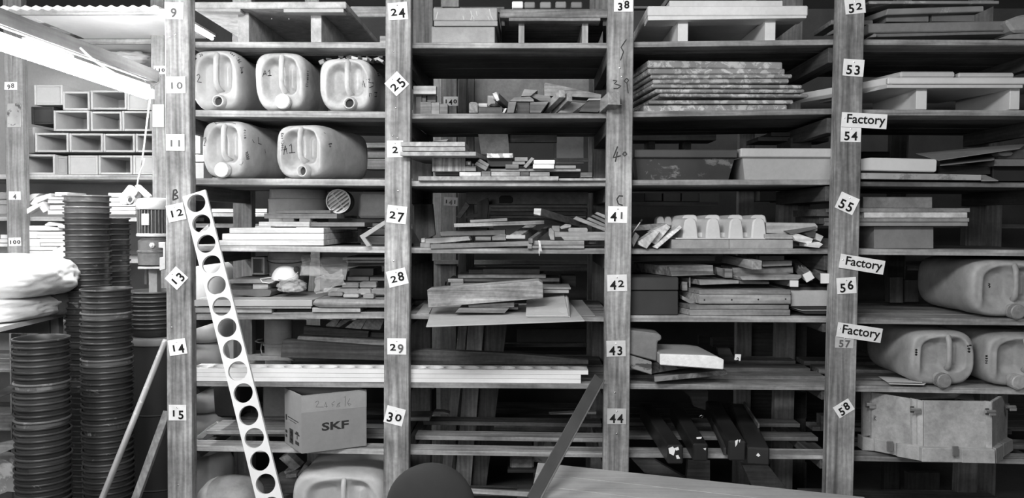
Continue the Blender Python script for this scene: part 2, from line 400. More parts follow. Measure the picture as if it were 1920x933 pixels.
for lv, row in enumerate(SHV):
    for b, (yl, yr, th) in enumerate(row):
        xl, xr = BAY[b]
        A, B_ = P(xl, yl, YS), P(xr, yr, YS); t = th / ppm(YS)
        SZ[lv, b] = (A, B_)
        sh = empty('shelf', (A + B_) / 2, parent=RK)
        gap = GAPS.get((lv, b), .006); w_ = .115 if gap > .04 else .13
        y = 0; k = 0
        if lv == 6: w_ = .09; gap = .15
        while y < (.5 if lv == 6 else .66):
            ww = min(w_, .69 - y); up = Vector((0, y, 0)); off = Vector((0, 0, random.uniform(-.003, 0) if k else 0))
            f = [A + up + off, B_ + up + off, B_ + up + off - Vector((0, 0, t)), A + up + off - Vector((0, 0, t))]
            bk = [p + Vector((0, ww, 0)) for p in f]
            mesh('plank', f + bk, [[0, 1, 2, 3], [7, 6, 5, 4]] + [[i, (i + 1) % 4, 4 + (i + 1) % 4, 4 + i] for i in range(4)], wood((.4 if lv != 2 or b != 3 else .16) if k == 0 else (.27 if lv > 3 else .13), 'X', .34, .3), sh, bevel=.0015)  # planks behind the front one are darker, deep-interior shade put into their colour
            y += ww + gap * random.uniform(.8, 1.2); k += 1
        # bearers under the shelf, against the posts
        zz = min(A.z, B_.z) - t - .001
        for xx in (P(POSTS[b][1][1], 500, 0).x - .03, (P(POSTS[b + 1][1][0], 500, 0).x + .03) ):
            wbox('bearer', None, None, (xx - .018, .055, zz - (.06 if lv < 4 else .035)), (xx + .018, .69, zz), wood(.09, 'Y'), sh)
def sz(lv, b, px=None):
    A, B_ = SZ[lv, b]
    return (A.z + B_.z) / 2 if px is None else A.z + (B_.z - A.z) * (P(px / 1, 0, YS).x - A.x) / (B_.x - A.x)
def szx(lv, b, x):
    A, B_ = SZ[lv, b]; return A.z + (B_.z - A.z) * (x - A.x) / (B_.x - A.x)
def kids(o): return [c for c in bpy.data.objects if c.parent == o]
def bounds(os_):
    lo = Vector((9, 9, 9)); hi = -lo
    st = list(os_)
    while st:
        o = st.pop(); st += kids(o)
        if o.type == 'MESH':
            M4 = wm(o)
            for c in o.bound_box:
                p = M4 @ Vector(c)
                for i in range(3): lo[i] = min(lo[i], p[i]); hi[i] = max(hi[i], p[i])
    return lo, hi
def rest(os_, lv, b, z=None):
    """set a pile down on a shelf"""
    os_ = os_ if isinstance(os_, list) else [os_]
    lo, hi = bounds([os_[0]]); zt = (szx(lv, b, (lo.x + hi.x) / 2) if z is None else z) + .0008
    for o in os_: o.location.z += zt - lo.z
# marks written on the posts
def marks(post, strokes, r=.0016): scribble(post, strokes, r, PENCIL, 'handwriting')
Z(740, 0, 3.887)
marks(post_o[2], [[(1688, 288), (1650, 345), (1668, 378), (1645, 440)], [(1590, 585), (1620, 590), (1600, 610), (1650, 625), (1625, 645), (1595, 645)], [(1690, 570), (1672, 590), (1690, 605), (1705, 585), (1690, 570)], [(1692, 605), (1702, 680)]])
Z(740, 220, 3.457)
marks(post_o[2], [[(1445, 188), (1416, 262), (1466, 248)], [(1444, 222), (1430, 288)], [(1490, 222), (1478, 238), (1490, 250), (1505, 238), (1492, 222)], [(1480, 510), (1455, 508), (1440, 530), (1450, 560), (1478, 570)]], .002)
Z(0, 300, 2.743)
marks(post_o[0], [[(893, 155), (890, 205), (915, 195), (910, 182), (893, 180), (912, 165), (905, 152), (893, 155)]], .0026)
for po, lst in ((0, [(205, 390)]), (1, [(738, 97), (742, 202), (736, 254), (745, 259), (746, 358), (738, 489)]), (2, [(1162, 127), (1166, 143), (1164, 197), (1153, 735), (1156, 812)]), (0, [(322, 613), (334, 908), (318, 69), (329, 65)])):
    Z(0, 0, 1)
    for x, y in lst:
        if x < 300: continue
        c = P(x, y, -.001); lathe('nail_head', [(.0005, .004), (.003, .003), (.004, .0)], PIN, c, (0, -1, 0), 8, post_o[po])
# ---------------------------------------------------------------- number tags
def T(body, cx, cy, w, h, ang=0, shade=.82, y=-.0015, size=.72, lab=None, ink=None, **k):
    Z(0, 0, 1)
    return textplate('number_tag', lab or ('paper tag reading %s pinned on a rack post' % body), 'tag', cx, cy, w, h, ang, y, body, shade=shade, size=size, ink=ink, **k)
for a in [('9', 326, 20, 36, 31, 2), ('10', 330, 159, 36, 31, -1), ('11', 329, 267, 35, 31, 0), ('12', 330, 398, 34, 32, -12), ('13', 331, 521, 32, 32, -47), ('14', 333, 650, 34, 30, -9), ('15', 333, 773, 34, 30, 0),
          ('24', 746, 21, 36, 32, -5), ('25', 744, 157, 33, 33, -44), ('27', 744, 402, 37, 33, 6), ('28', 745, 520, 37, 31, -14), ('29', 744, 649, 36, 31, 0), ('30', 740, 779, 36, 33, 14),
          ('38', 1169, 10, 35, 23, 0), ('41', 1158, 402, 36, 31, 1), ('42', 1157, 530, 37, 31, -2), ('43', 1155, 653, 36, 30, -2), ('44', 1156, 780, 36, 30, 0),
          ('52', 1603, 12, 37, 27, -6), ('53', 1600, 127, 38, 31, 4), ('54', 1595, 251, 37, 29, 1), ('55', 1588, 381, 36, 32, 24), ('56', 1587, 535, 36, 30, -4), ('57', 1583, 641, 34, 22, 2), ('58', 1582, 765, 33, 24, -33)]:
    body, cx, cy, w_, h_, an = a
    sh = {'44': .45, '43': .6, '57': .5, '42': .68, '15': .8}.get(body, .82)
    T(body, cx, cy, w_, h_, an, sh, y=-.0015, lab={'9': 'white paper tag reading 9 at the top of the first post'}.get(body, 'white paper tag reading %s %s' % (body, {'44': 'in faded pencil-grey figures on a dirty square', '43': 'on a greyed square of the third post', '25': 'turned to a diamond on the second post', '13': 'turned to a diamond on the first post', '58': 'tilted steeply low on the fourth post', '57': 'partly under the lowest word sign'}.get(body, ({'10': 'under tag 9 beside the jerrycans', '11': 'on the first post, above the letter B', '12': 'just under the letter B', '14': 'tilted, on the first post above tag 15', '15': 'lowest on the first post', '24': 'highest on the second post', '27': 'on the second post, right of the folded bracket', '28': 'tilted, right of the plastic bag shelf', '29': 'on the second post above the white perforated boards', '30': 'lowest on the second post', '38': 'cut by the top edge, third post', '41': 'just under the letter C', '42': 'on the third post, left of the dark box', '52': 'highest on the fourth post', '53': 'on the fourth post under tag 52', '54': 'under the highest word sign', '55': 'turned clockwise on the fourth post', '56': 'on the fourth post between two word signs'}.get(body, ''))))),
      ink=flat(.12, .8, .1) if body in ('44', '57', '10', '11', '9') else None, size=.84 if body in('57', '38', '52', '58') else .76)
T('2', 741, 279, 31, 31, -1, .82, lab='white paper tag showing a 2, half hidden behind jutting chipboard strips on the second post')
for cx, cy, w_, h_, an, lab in ((1620, 226, 83, 27, 3, 'white paper sign reading Factory, the topmost, above tag 54'), (1616, 495, 83, 26, 9, 'white paper sign reading Factory, between tags 55 and 56'), (1611, 623, 83, 27, 8, 'greyish paper sign reading Factory, the lowest, overlapping tag 57')):
    textplate('word_sign', lab, 'sign', cx, cy, w_, h_, an, -.0045, 'Factory', 'text', .78, size=.86)
# ================================================================ rear rack
RY = 1.42
R2 = empty('storage_rack', (0, RY, 0), 'second timber rack standing in shade behind the near one and its boxes', 'shelving')
Z(0, 0, 1)
for xa, xb, y0, dk in ((8, 42, 160, .34), (284, 309, 200, .36), (574, 600, 500, .2), (826, 856, 400, .2), (1102, 1128, 500, .2), (1386, 1414, 300, .2), (1675, 1703, 300, .18)):  # posts right of the lit end get a darker tone for the deep shade
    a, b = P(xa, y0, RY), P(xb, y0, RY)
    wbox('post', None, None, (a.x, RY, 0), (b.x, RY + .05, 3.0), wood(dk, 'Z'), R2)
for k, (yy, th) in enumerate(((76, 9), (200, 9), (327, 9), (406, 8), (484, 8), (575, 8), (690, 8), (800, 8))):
    for (xa, xb, dk) in ((-200, 300, .45), (300, 840, .24), (840, 1115, .2), (1115, 1400, .2), (1400, 1700, .18), (1700, 2100, .18)):  # right-hand bays darker, their deep shade put into the timber tone
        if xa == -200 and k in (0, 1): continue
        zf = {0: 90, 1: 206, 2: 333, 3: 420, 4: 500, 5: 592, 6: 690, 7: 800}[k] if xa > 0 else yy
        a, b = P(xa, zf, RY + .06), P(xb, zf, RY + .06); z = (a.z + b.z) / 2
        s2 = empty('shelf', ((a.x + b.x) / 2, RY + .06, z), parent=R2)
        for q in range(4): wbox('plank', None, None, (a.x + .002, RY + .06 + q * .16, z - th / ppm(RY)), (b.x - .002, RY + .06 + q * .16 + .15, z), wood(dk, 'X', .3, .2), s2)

W0 = P(-80, 200, RY + .75), P(330, 200, RY + .75)
wbox('painted_wallboard', 'large pale painted panel behind the stacked boxes at the far left', 'panel', (W0[0].x, RY + .75, 0), (W0[1].x, RY + .77, 2.78), mottle(.5, .1, 0, .8, 3.), bevel=0)  # added pale panel, its tone carries the lamplight on this stretch of wall
from mathutils import noise as NZ
# ================================================================ object makers
def jerrycan(label, x0, y0, x1, y1, y, depth, lv, b, yaw=0, cap=True, v=.62, group=None, tilt=0, dirty=0, sq=4.2, hole_shade=.03, nb=(.2, .74)):
    """plastic can lying on its back; front outline in picture pixels at depth y"""
    A, B_ = P(x0, y0, y), P(x1, y1, y); W = (B_.x - A.x) / 2; H = (A.z - B_.z) / 2; c = (A + B_) / 2; W *= 1.07; H *= 1.02
    W /= max(.5, math.cos(yaw))
    rt = empty('jerrycan', (c.x, c.y, B_.z), label, 'jerrycan', group)
    M4 = Matrix.Translation(c) @ Matrix.Rotation(yaw, 4, 'Z') @ Matrix.Rotation(tilt, 4, 'Y')
    mt = mottle(v, .10 + dirty * .25, .05, .5, 9., 0., .05, .4, 40.)
    bs = mt.node_tree.nodes['Principled BSDF']; bs.inputs['Subsurface Weight'].default_value = .6; bs.inputs['Subsurface Radius'].default_value = (.06, .06, .06); bs.inputs['Subsurface Scale'].default_value = 1.0
    def out(a, s):
        ca, sa = math.cos(a), math.sin(a); e = 2 / sq
        X = abs(ca) ** e * (1 if ca > 0 else -1); Zz = abs(sa) ** e * (1 if sa > 0 else -1)
        if Zz < 0: X *= 1 - .16 * Zz * Zz * (1 if X < 0 else .7)
        if Zz > 0: X *= 1 - .03 * Zz
        return X * s * W, Zz * s * H
    NA = 96; vs = []; rr = .035
    def stad(x, z, cx, cz, hw, hh, soft):
        dx = abs(x - cx); dz = max(0, abs(z - cz) - (hh - hw)); d = math.hypot(dx, dz)
        t = (hw - d) / soft; return max(0, min(1, t * .5 + .5))
    def sm(t): return t * t * (3 - 2 * t)
    def dent(x, z):
        u, q = x / W, z / H
        a = sm(stad(u, q, -.25, .02, .36, .66, .13)); b_ = sm(stad(u, q, .42, .16, .19, .56, .10))
        lower = max(0, min(1, (-.25 - q) / .25))
        r_ = -.007 * math.exp(-((math.hypot((u - .08) / .78, max(0, q - .1) / .78) - 1) / .09) ** 2) * (1 if q > -.4 else max(0, 1 + (q + .4) * 3))
        hump = -.016 * sm(stad(u, q, .42, .12, .07, .36, .10))
        return max(a * .040 * (1 - .5 * lower), b_ * .036) + hump * b_ + r_ * 1.3 + .004 * lower
    rings = []
    ns = 30
    for i in range(ns + 1):
        s = i / ns; st = .86
        y_ = 0 if s <= st else rr * (1 - math.sqrt(max(0, 1 - ((s - st) / (1 - st)) ** 2)))
        ss = s if s <= st else st + (s - st)
        rings.append((ss, y_, True))
    for i in range(1, 9): rings.append((1.0 + .012 * math.sin(i * 1.1), rr + (depth - 2 * rr) * i / 8, False))
    for i in range(1, 6): a = i / 5 * math.pi / 2; rings.append((1 - .16 * (1 - math.cos(a)), depth - rr + rr * math.sin(a), False))
    rings.append((.4, depth, False))
    for s, yy, fr in rings:
        for k in range(NA):
            a = 2 * math.pi * (k + .5) / NA
            x, z = out(a, max(s, .002)); yo = yy
            if fr: yo += dent(x, z)
            p = Vector((x, yo, z)); nz_ = NZ.noise(p * 9 + Vector((x0, y0, 0))) * .003; p += Vector((nz_, nz_, nz_)) * (1 if s > .5 else 0)
            vs.append(M4 @ p)
    fs = [[i * NA + k, i * NA + (k + 1) % NA, (i + 1) * NA + (k + 1) % NA, (i + 1) * NA + k] for i in range(len(rings) - 1) for k in range(NA)]
    fs.append([(len(rings) - 1) * NA + k for k in range(NA)])
    body = mesh('body', vs, fs, mt, rt, smooth=True)
    hx = .12 * W
    hp = [(hx, .02, .90 * H), (hx, -.004, .82 * H), (hx, -.014, .66 * H), (hx, -.017, .35 * H), (hx, -.017, 0), (hx + .001, -.013, -.2 * H), (hx + .006, .0, -.34 * H), (hx + .012, .028, -.42 * H)]
    tube('handle', None, None, [M4 @ Vector(p) for p in hp], [.010, .0105, .0105, .010, .010, .0105, .012, .012], mt, rt, n=12)
    nc = M4 @ Vector((nb[0] * W, .012, -nb[1] * H)); ax = (M4.to_3x3() @ Vector((.0, -1, .0)))
    r = .0235
    lathe('neck', [(r + .006, 0), (r + .004, .012), (r, .02), (r, .034), (r * .97, .036), (r * .8, .036), (r * .78, -.0 + .01)], mt, nc, ax, 28, rt)
    if cap:
        prof = [(r + .004, .018), (r + .0055, .022), (r + .0055, .044), (r + .002, .047), (.002, .047)]
        cm = mottle(.85 if cap is True else cap, .1 + .3 * dirty, .05, .45, 30.)
        co = lathe('cap', prof, cm, nc, ax, 24, rt)
        for k in range(0, 24, 2):
            a = k / 24 * 6.283; s_ = Vector((math.cos(a), 0, math.sin(a)))
        ring = []
        sx = M4.to_3x3() @ Vector((1, 0, 0)); sz_ = M4.to_3x3() @ Vector((0, 0, 1))
        rp = []
        for k in range(36):
            a = k / 36 * 6.283; d = sx * math.cos(a) + sz_ * math.sin(a); q = nc + d * (r + .0055) + ax * .021; t = sx * -math.sin(a) + sz_ * math.cos(a)
            w_ = .0013
            vv = [q - t * w_ - d * .001, q + t * w_ - d * .001, q + t * w_ * .6 + d * .0018, q - t * w_ * .6 + d * .0018]
            rp.append((vv + [p + ax * .022 for p in vv], [[0, 1, 2, 3], [7, 6, 5, 4], [0, 1, 5, 4], [1, 2, 6, 5], [2, 3, 7, 6], [3, 0, 4, 7]]))
        g = joined('cap_ribs', rp, cm, rt); g['kind'] = 'stuff'
    else:
        lathe('neck_shade_disc', [(r * .79, .012), (r * .79, .0135)], mottle(hole_shade, .2, 0, .7), nc, ax, 24, rt)  # dark disc stands in for the shade inside the open neck
    if lv is not None: rest(rt, lv, b)
    rt['_b'] = body.name
    return rt, body
def openbox(name, label, cat, x0, y0, x1, y1, y, depth, mat, wall=.012, closed=False, ribs=0, group=None, parent=None, inner=None, yaw=0):
    A, B_ = P(x0, y0, y), P(x1, y1, y); w_ = B_.x - A.x; h = A.z - B_.z
    o = Vector((A.x, y, B_.z))
    rt = empty(name, o + Vector((w_ / 2, depth / 2, 0)), label, cat, group, parent)
    wbox('side_panel', None, None, o, o + Vector((wall, depth, h)), mat, rt)
    wbox('side_panel', None, None, o + Vector((w_ - wall, 0, 0)), o + Vector((w_, depth, h)), mat, rt)
    wbox('bottom_panel', None, None, o + Vector((wall, .003, 0)), o + Vector((w_ - wall, depth, wall)), mat, rt)
    wbox('top_panel', None, None, o + Vector((wall, .003, h - wall)), o + Vector((w_ - wall, depth, h)), mat, rt)
    if closed: wbox('front_panel', None, None, o + Vector((wall, .006, wall)), o + Vector((w_ - wall, .012, h - wall)), mat, rt)
    wbox('back_panel', None, None, o + Vector((wall, depth - .012, wall)), o + Vector((w_ - wall, depth - .002, h - wall)), inner or mat, rt)
    for k in range(ribs):
        xx = wall + (w_ - 2 * wall) * (.3 + .62 * (k + .5) / ribs)
        wbox('rib', None, None, o + Vector((xx - .004, depth - .06, wall)), o + Vector((xx + .004, depth - .012, h - wall)), mat, rt)
    return rt
_pot = {}
def pot(x, y, z, label, mat, group, r=.1025, H=.2, n=40, tilt=(0, 0), key=0):
    k = (r, H, key)
    if k not in _pot:
        t = .0022
        prof = [(r * .78, 0), (r * .925, H - .009), (r * .985, H - .008), (r * 1.0, H - .006), (r * 1.0, H - .002), (r * .99, H), (r * .935, H), (r * .915, H - .004), (r * .905, H - .02), (r * .76, t)]
        o = lathe('stacking_pot', prof, mat, (0, 0, 0), (0, 0, 1), n)
        _pot[k] = o.data; bpy.data.objects.remove(o)
    o = bpy.data.objects.new('stacking_pot', _pot[k]); COL.objects.link(o)
    o.location = (x, y, z); o.rotation_euler = (tilt[0], tilt[1], random.uniform(0, 6))
    o.scale = (random.uniform(.985, 1.012),) * 2 + (1,)
    tag(o, label, 'pot', group); return o
def pallet(label, x0, ya, x1, yb, y, depth, legs, legbot, mat, inset=.03, under=.0, name='pallet_table', lm=None, group=None):
    """board on runners: front edge rectangle in pixels, runner x ranges, bottom row of the runners"""
    A, B_ = P(x0, ya, y), P(x1, yb, y)
    rt = empty(name, ((A.x + B_.x) / 2, y + depth / 2, P(x0, legbot, y).z), label, 'pallet', group)
    wbox('top_board', None, None, (A.x, y, B_.z), (B_.x, y + depth, A.z), mat, rt, bevel=.004)
    zb = B_.z
    if under:
        m = B_.z - under
        wbox('batten', None, None, (A.x + .01, y + .01, m), (B_.x - .01, y + .07, B_.z - .0003), mat, rt); 
        wbox('batten', None, None, (A.x + .01, y + depth - .08, m), (B_.x - .01, y + depth - .02, B_.z - .0003), mat, rt)
    yl = y + .07 + inset
    for a, b in legs:
        q0, q1 = P(a, legbot, y + inset), P(b, legbot, y + inset)
        wbox('runner', None, None, (q0.x, y + inset, q0.z), (q1.x, y + depth - .02, zb - under - .0006), lm or mat, rt)
    return rt
def blob(name, label, cat, c, rx, ry, rz_, mat, amp=.12, fr=3., sub=4, e=2.4, parent=None, group=None, flatb=.0, seed=0, smooth=True):
    bm = bmesh.new(); bmesh.ops.create_icosphere(bm, subdivisions=sub, radius=1)
    for v in bm.verts:
        p = v.co.copy(); k = (abs(p.x) ** e + abs(p.y) ** e + abs(p.z) ** e) ** (-1 / e); p *= k
        nn = NZ.noise(p * fr + Vector((seed, seed * 2, 0))) + .5 * (1 - abs(NZ.noise(p * fr * 2.3 + Vector((0, seed, 5)))) * 2) * .6
        p *= 1 + amp * nn
        p = Vector((p.x * rx, p.y * ry, p.z * rz_))
        if flatb and p.z < -rz_ * flatb: p.z = -rz_ * flatb + (p.z + rz_ * flatb) * .08
        v.co = p
    me = bpy.data.meshes.new(name); bm.to_mesh(me); bm.free()
    for f in me.polygons: f.use_smooth = smooth
    o = link(name, me, mat, parent, Vector(c)); return fin(o, label, cat, group)
def holeboard(L, W_, T_, n, r, end=.0, seg=28):
    """local mesh data: board along +X with n round holes"""
    vs, fs = [], []; p = (L - 2 * end) / n
    def cell(cx, hx):
        b = len(vs); c0 = math.atan2(W_ / 2, hx)
        an = sorted([2 * math.pi * k / seg for k in range(seg)] + [c0, math.pi - c0, math.pi + c0, 2 * math.pi - c0]); m_ = len(an)
        for a in an:
            ca, sa = math.cos(a), math.sin(a); m = max(abs(ca) / hx, abs(sa) / (W_ / 2))
            for z in (T_, 0):
                vs.append((cx + ca / m, sa / m, z)); vs.append((cx + ca * r, sa * r, z))
        for k in range(m_):
            q = b + 4 * k; w2 = b + 4 * ((k + 1) % m_)
            fs.append([q, q + 1, w2 + 1, w2]); fs.append([q + 2, w2 + 2, w2 + 3, q + 3]); fs.append([q + 1, q + 3, w2 + 3, w2 + 1])
            if abs(math.sin((an[k] + an[(k + 1) % m_]) / 2)) * hx > abs(math.cos((an[k] + an[(k + 1) % m_]) / 2)) * W_ / 2: fs.append([q, w2, w2 + 2, q + 2])
    for i in range(n): cell(end + p * (i + .5), p / 2)
    # corner fill: four corner triangles of each cell are covered by its polar grid edge; add end blocks
    for a, b2 in (((0, end), (L - end, L)) if end > 0 else ()):
        pass
    for x0, x1 in ([(0, end), (L - end, L)] if end > 0 else []):
        v, f = boxvf((x0, -W_ / 2, 0), (x1, W_ / 2, T_)); k = len(vs); vs += [tuple(q) for q in v]; fs += [[i + k for i in g] for g in f]
    return vs, fs
# ================================================================ piece helpers
CUR = (0, 0)
def shelf_row(lv, b, x, y):
    """zoomed pixel row of the shelf top at depth y under zoomed column x"""
    lo = -2000.0; hi = 6000.0; p = P(x, 0, y); z = szx(lv, b, p.x)
    for _ in range(40):
        m = (lo + hi) / 2
        if P(x, m, y).z > z: lo = m
        else: hi = m
    return lo
KW = ['upright', 'rail', 'beam', 'plank', 'board', 'slab', 'sheet', 'batten', 'block', 'cube', 'slat', 'stick', 'timber', 'strip', 'spacer', 'wedge', 'log', 'box', 'crate', 'carton', 'panel', 'piece', 'offcut']
KN = {'board': 'wooden_board', 'block': 'wood_block', 'cube': 'wood_block', 'strip': 'wood_strip', 'box': 'stored_box', 'carton': 'stored_box', 'crate': 'crate', 'piece': 'wood_offcut', 'offcut': 'wood_offcut', 'slab': 'wood_slab', 'spacer': 'spacer_block', 'wedge': 'wood_wedge', 'log': 'timber_log', 'timber': 'squared_timber', 'rail': 'wooden_rail', 'beam': 'timber_beam', 'upright': 'wooden_upright', 'plank': 'wooden_plank', 'stick': 'wooden_stick', 'slat': 'wooden_lath', 'sheet': 'thin_sheet', 'panel': 'wallboard', 'batten': 'leaning_batten'}  # panel pieces are plain flat panels, some only lying on shelves
import re as _re
def infer(lab):
    best = None
    for k in KW:
        m = _re.search(r'\b' + k + r's?\b', lab)
        if m and (best is None or m.start() < best[0]): best = (m.start(), k)
    k = best[1] if best else 'offcut'
    return KN.get(k, k), ('box' if k in ('carton', 'crate') else k if k not in ('piece', 'cube') else 'wood')
def W(lab, pts, y=.1, d=.1, v=.3, ax='X', name='wood_offcut', cat='wood', on=None, m=None, bev=.0012, dx=0, dz=0, g=None, parent=None, con=.28):
    if name == 'wood_offcut': name, cat = infer(lab)
    if parent is not None: lab = None
    if len(pts) == 4 and not hasattr(pts[0], '__len__'):
        x0, y0, x1, y1 = pts
        if y1 is None: y1 = min(shelf_row(on[0], on[1], x0, y), shelf_row(on[0], on[1], x1, y)) - .003 * ppm(y) * ZS * 0 - .4
        pts = (x0, y0, x1, y1)
    return prism(name, lab, cat, pts, y, d, m or wood(v, ax, con), dx, dz, parent, g, bev)
def stick(lab, a, b, w_, h, v=.3, ax='Y', name='wood_offcut', cat='wood', g=None, m=None, up=(0, 0, 1)):
    if name == 'wood_offcut': name, cat = infer(lab)
    return hexa(name, lab, cat, a, b, w_, h, m or wood(v, ax), None, g, up)
def sy(lv, b, x, row):
    """depth at which the shelf top shows at this zoomed row"""
    z = szx(lv, b, P(x, row, YS).x); return onz(x, row, z).y

def floorit(o):
    M4 = wm(o); I = M4.inverted(); zs = [(M4 @ v.co).z for v in o.data.vertices]; mid = (min(zs) + max(zs)) / 2; mn = min(zs)
    for v in o.data.vertices:
        p = M4 @ v.co
        if p.z < mid: p.z = .001 + (p.z - mn) * .05; v.co = I @ p
    return o

def FW(*a, **k): return floorit(W(*a, **k))
# ================================================================ tube light, beam, overhead boards (upper left)
Z(0, 0, 1)
LW = wood(.2, 'Y', .15); LX = wood(.5, 'X', .15)
bx = P(290, 145, 1.0)
def along(px0, row1, y1, px_stop=0):
    """line parallel to +Y through pixel (px0,row1) at depth y1"""
    return P(px0, row1, y1)
q = along(292, 144, 1.0)
bm_ = empty('ceiling_beam', Vector((q.x, .3, q.z)), 'pale timber beam running back above the glowing tube, upper left', 'beam')
wbox('beam', None, None, (q.x - .02, -.45, q.z - .032), (q.x + .02, 1.0, q.z + .03), LW, bm_)
wbox('packing_block', None, None, (q.x - .07, .02, q.z - .075), (q.x - .021, .3, q.z - .02), LW, bm_)
wbox('lower_batten', None, None, (q.x - .075, .3, q.z - .085), (q.x - .035, .8, q.z - .06), LW, bm_)
q = along(278, 177, .9)
tl = empty('tube_light', Vector((q.x, .2, q.z)), 'glowing fluorescent tube light hanging under the pale beam, upper left', 'lamp')
tube('tube', None, None, [Vector((q.x, -.55, q.z + .012)), Vector((q.x, .885, q.z)), Vector((q.x, .905, q.z))], [.027, .026, .014], glow(TUBE_E), tl, n=20)
wbox('fitting', None, None, (q.x - .012, -.55, q.z + .032), (q.x + .012, .9, q.z + .05), flat(.7), tl)
wbox('end_cap', None, None, (q.x - .022, .906, q.z - .022), (q.x + .022, .925, q.z + .03), flat(.6), tl)
Z(0, 0, 2.916)
def onx(x, y, X):
    d = ray(x, y); return CL + d * ((X - CL.x) / d.x)
tube('power_cable', 'white cable crossing the pale beam above the tube light', 'cable', [onx(x, y, bm_.location.x + .026) for x, y in ((440, 262), (480, 300), (520, 333), (560, 360), (600, 384), (640, 406), (680, 426), (722, 443))], .0045, flat(.9))
tube('hanging_strap', 'dark looped strap at the end of the pale beam', 'strap', [(780, 385, .95), (781, 425, .95), (800, 455, .96), (840, 468, .97), (872, 445, .98), (878, 415, .99)], .003, flat(.12))
# overhead boards lit from below
Z(0, 0, 1)
ZO = P(150, 29, .98).z
def oh(name, label, xa, xb, y0, y1, z0, z1, mat): return wbox(name, label, 'board', (P(xa, 29, .98).x, y0, z0), (P(xb, 29, .98).x, y1, z1), mat, bevel=0)
oh('overhead_board', 'wide white overhead board above the tube light, with small scuffs', 52, 309, .98, 1.5, ZO, ZO + .02, mottle(.92, .04, 0, .6, 8.))
oh('overhead_board', 'short white overhead board at the upper left edge', -60, 50, .98, 1.13, ZO, ZO + .02, mottle(.9, .06, 0, .6, 8.))
oh('edge_timber', 'grey batten along the front edge of the overhead boards', -60, 309, .955, .975, ZO - .002, ZO + .03, wood(.4, 'X'))
z2 = P(200, 82, 1.55).z
wbox('overhead_board', 'narrow white overhead board behind the wide one, upper left', 'board', (P(120, 82, 1.55).x, 1.57, z2), (P(312, 82, 1.55).x, 1.8, z2 + .02), mottle(.8, .05, 0, .6), bevel=0)
wbox('edge_timber', 'grey batten edging the narrow overhead board at upper left', 'board', (P(116, 82, 1.55).x, 1.545, z2 - .001), (P(312, 82, 1.55).x, 1.567, z2 + .028), wood(.5, 'X'), bevel=0)
z3 = P(200, 100, 1.8).z
wbox('edge_timber', 'third and lowest batten under the overhead boards, upper left', 'board', (P(165, 100, 1.8).x, 1.8, z3 - .012), (P(312, 100, 1.8).x, 1.83, z3 + .012), wood(.35, 'X'), bevel=0)
# corrugated translucent sheet on top
vs, fs = [], []; n = 90; a = P(-60, 10, .97); b = P(309, 10, .97)
for i in range(n + 1):
    x = a.x + (b.x - a.x) * i / n; dz = .006 * math.sin(i * 1.3)
    for (y_, z_) in ((.9, a.z - .03), (1.4, a.z - .005), (1.4, a.z), (.9, a.z - .025)): vs.append((x, y_, z_ + dz))
for i in range(n):
    for k in range(4): fs.append([4 * i + k, 4 * i + (k + 1) % 4, 4 * i + 4 + (k + 1) % 4, 4 * i + 4 + k])
fin(mesh('corrugated_sheet', vs, fs, mottle(.75, .12, 0, .5, 5.), smooth=True), 'pale corrugated sheet along the top left edge of the picture', 'sheet', None)
blob('plastic_wrap', 'crumpled dark plastic wrap behind the beam, upper left', 'plastic', P(92, 62, 1.75), .13, .1, .05, film(.5, .8), .25, 4.)
blob('plastic_wrap', 'crumpled grey plastic wrap over the pale boxes', 'plastic', P(240, 112, 1.75), .16, .1, .045, film(.6, .8), .25, 4., seed=3)
# tags of the rear rack
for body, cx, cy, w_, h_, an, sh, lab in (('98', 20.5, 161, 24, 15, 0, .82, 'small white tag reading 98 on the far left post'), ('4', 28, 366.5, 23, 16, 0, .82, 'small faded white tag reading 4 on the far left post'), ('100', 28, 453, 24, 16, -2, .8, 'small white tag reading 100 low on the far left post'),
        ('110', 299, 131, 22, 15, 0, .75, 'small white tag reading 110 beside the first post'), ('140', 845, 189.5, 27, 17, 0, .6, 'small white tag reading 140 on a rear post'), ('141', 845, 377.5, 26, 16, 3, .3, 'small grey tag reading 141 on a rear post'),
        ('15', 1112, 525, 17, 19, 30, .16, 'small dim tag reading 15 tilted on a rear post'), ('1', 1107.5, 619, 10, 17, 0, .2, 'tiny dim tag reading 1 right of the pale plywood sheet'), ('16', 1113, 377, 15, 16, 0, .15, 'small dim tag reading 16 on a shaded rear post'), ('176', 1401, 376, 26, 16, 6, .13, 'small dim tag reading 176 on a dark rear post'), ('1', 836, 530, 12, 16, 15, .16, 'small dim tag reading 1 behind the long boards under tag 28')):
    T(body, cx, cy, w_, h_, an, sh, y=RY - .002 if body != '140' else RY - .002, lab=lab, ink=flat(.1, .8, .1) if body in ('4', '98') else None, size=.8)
Z(0, 0, 2.916)
prism('metal_plate', 'dirty metal plate screwed to the far left post', 'bracket', (38, 565, 112, 695), RY - .006, .005, worn(.35, .08, .55, 12., .5))
prism('paper_sheet', 'blank white paper sheet fixed beside the first post above the jerrycan shelf level', 'paper', (833, 570, 896, 695), RY - .01, .003, PAPER)
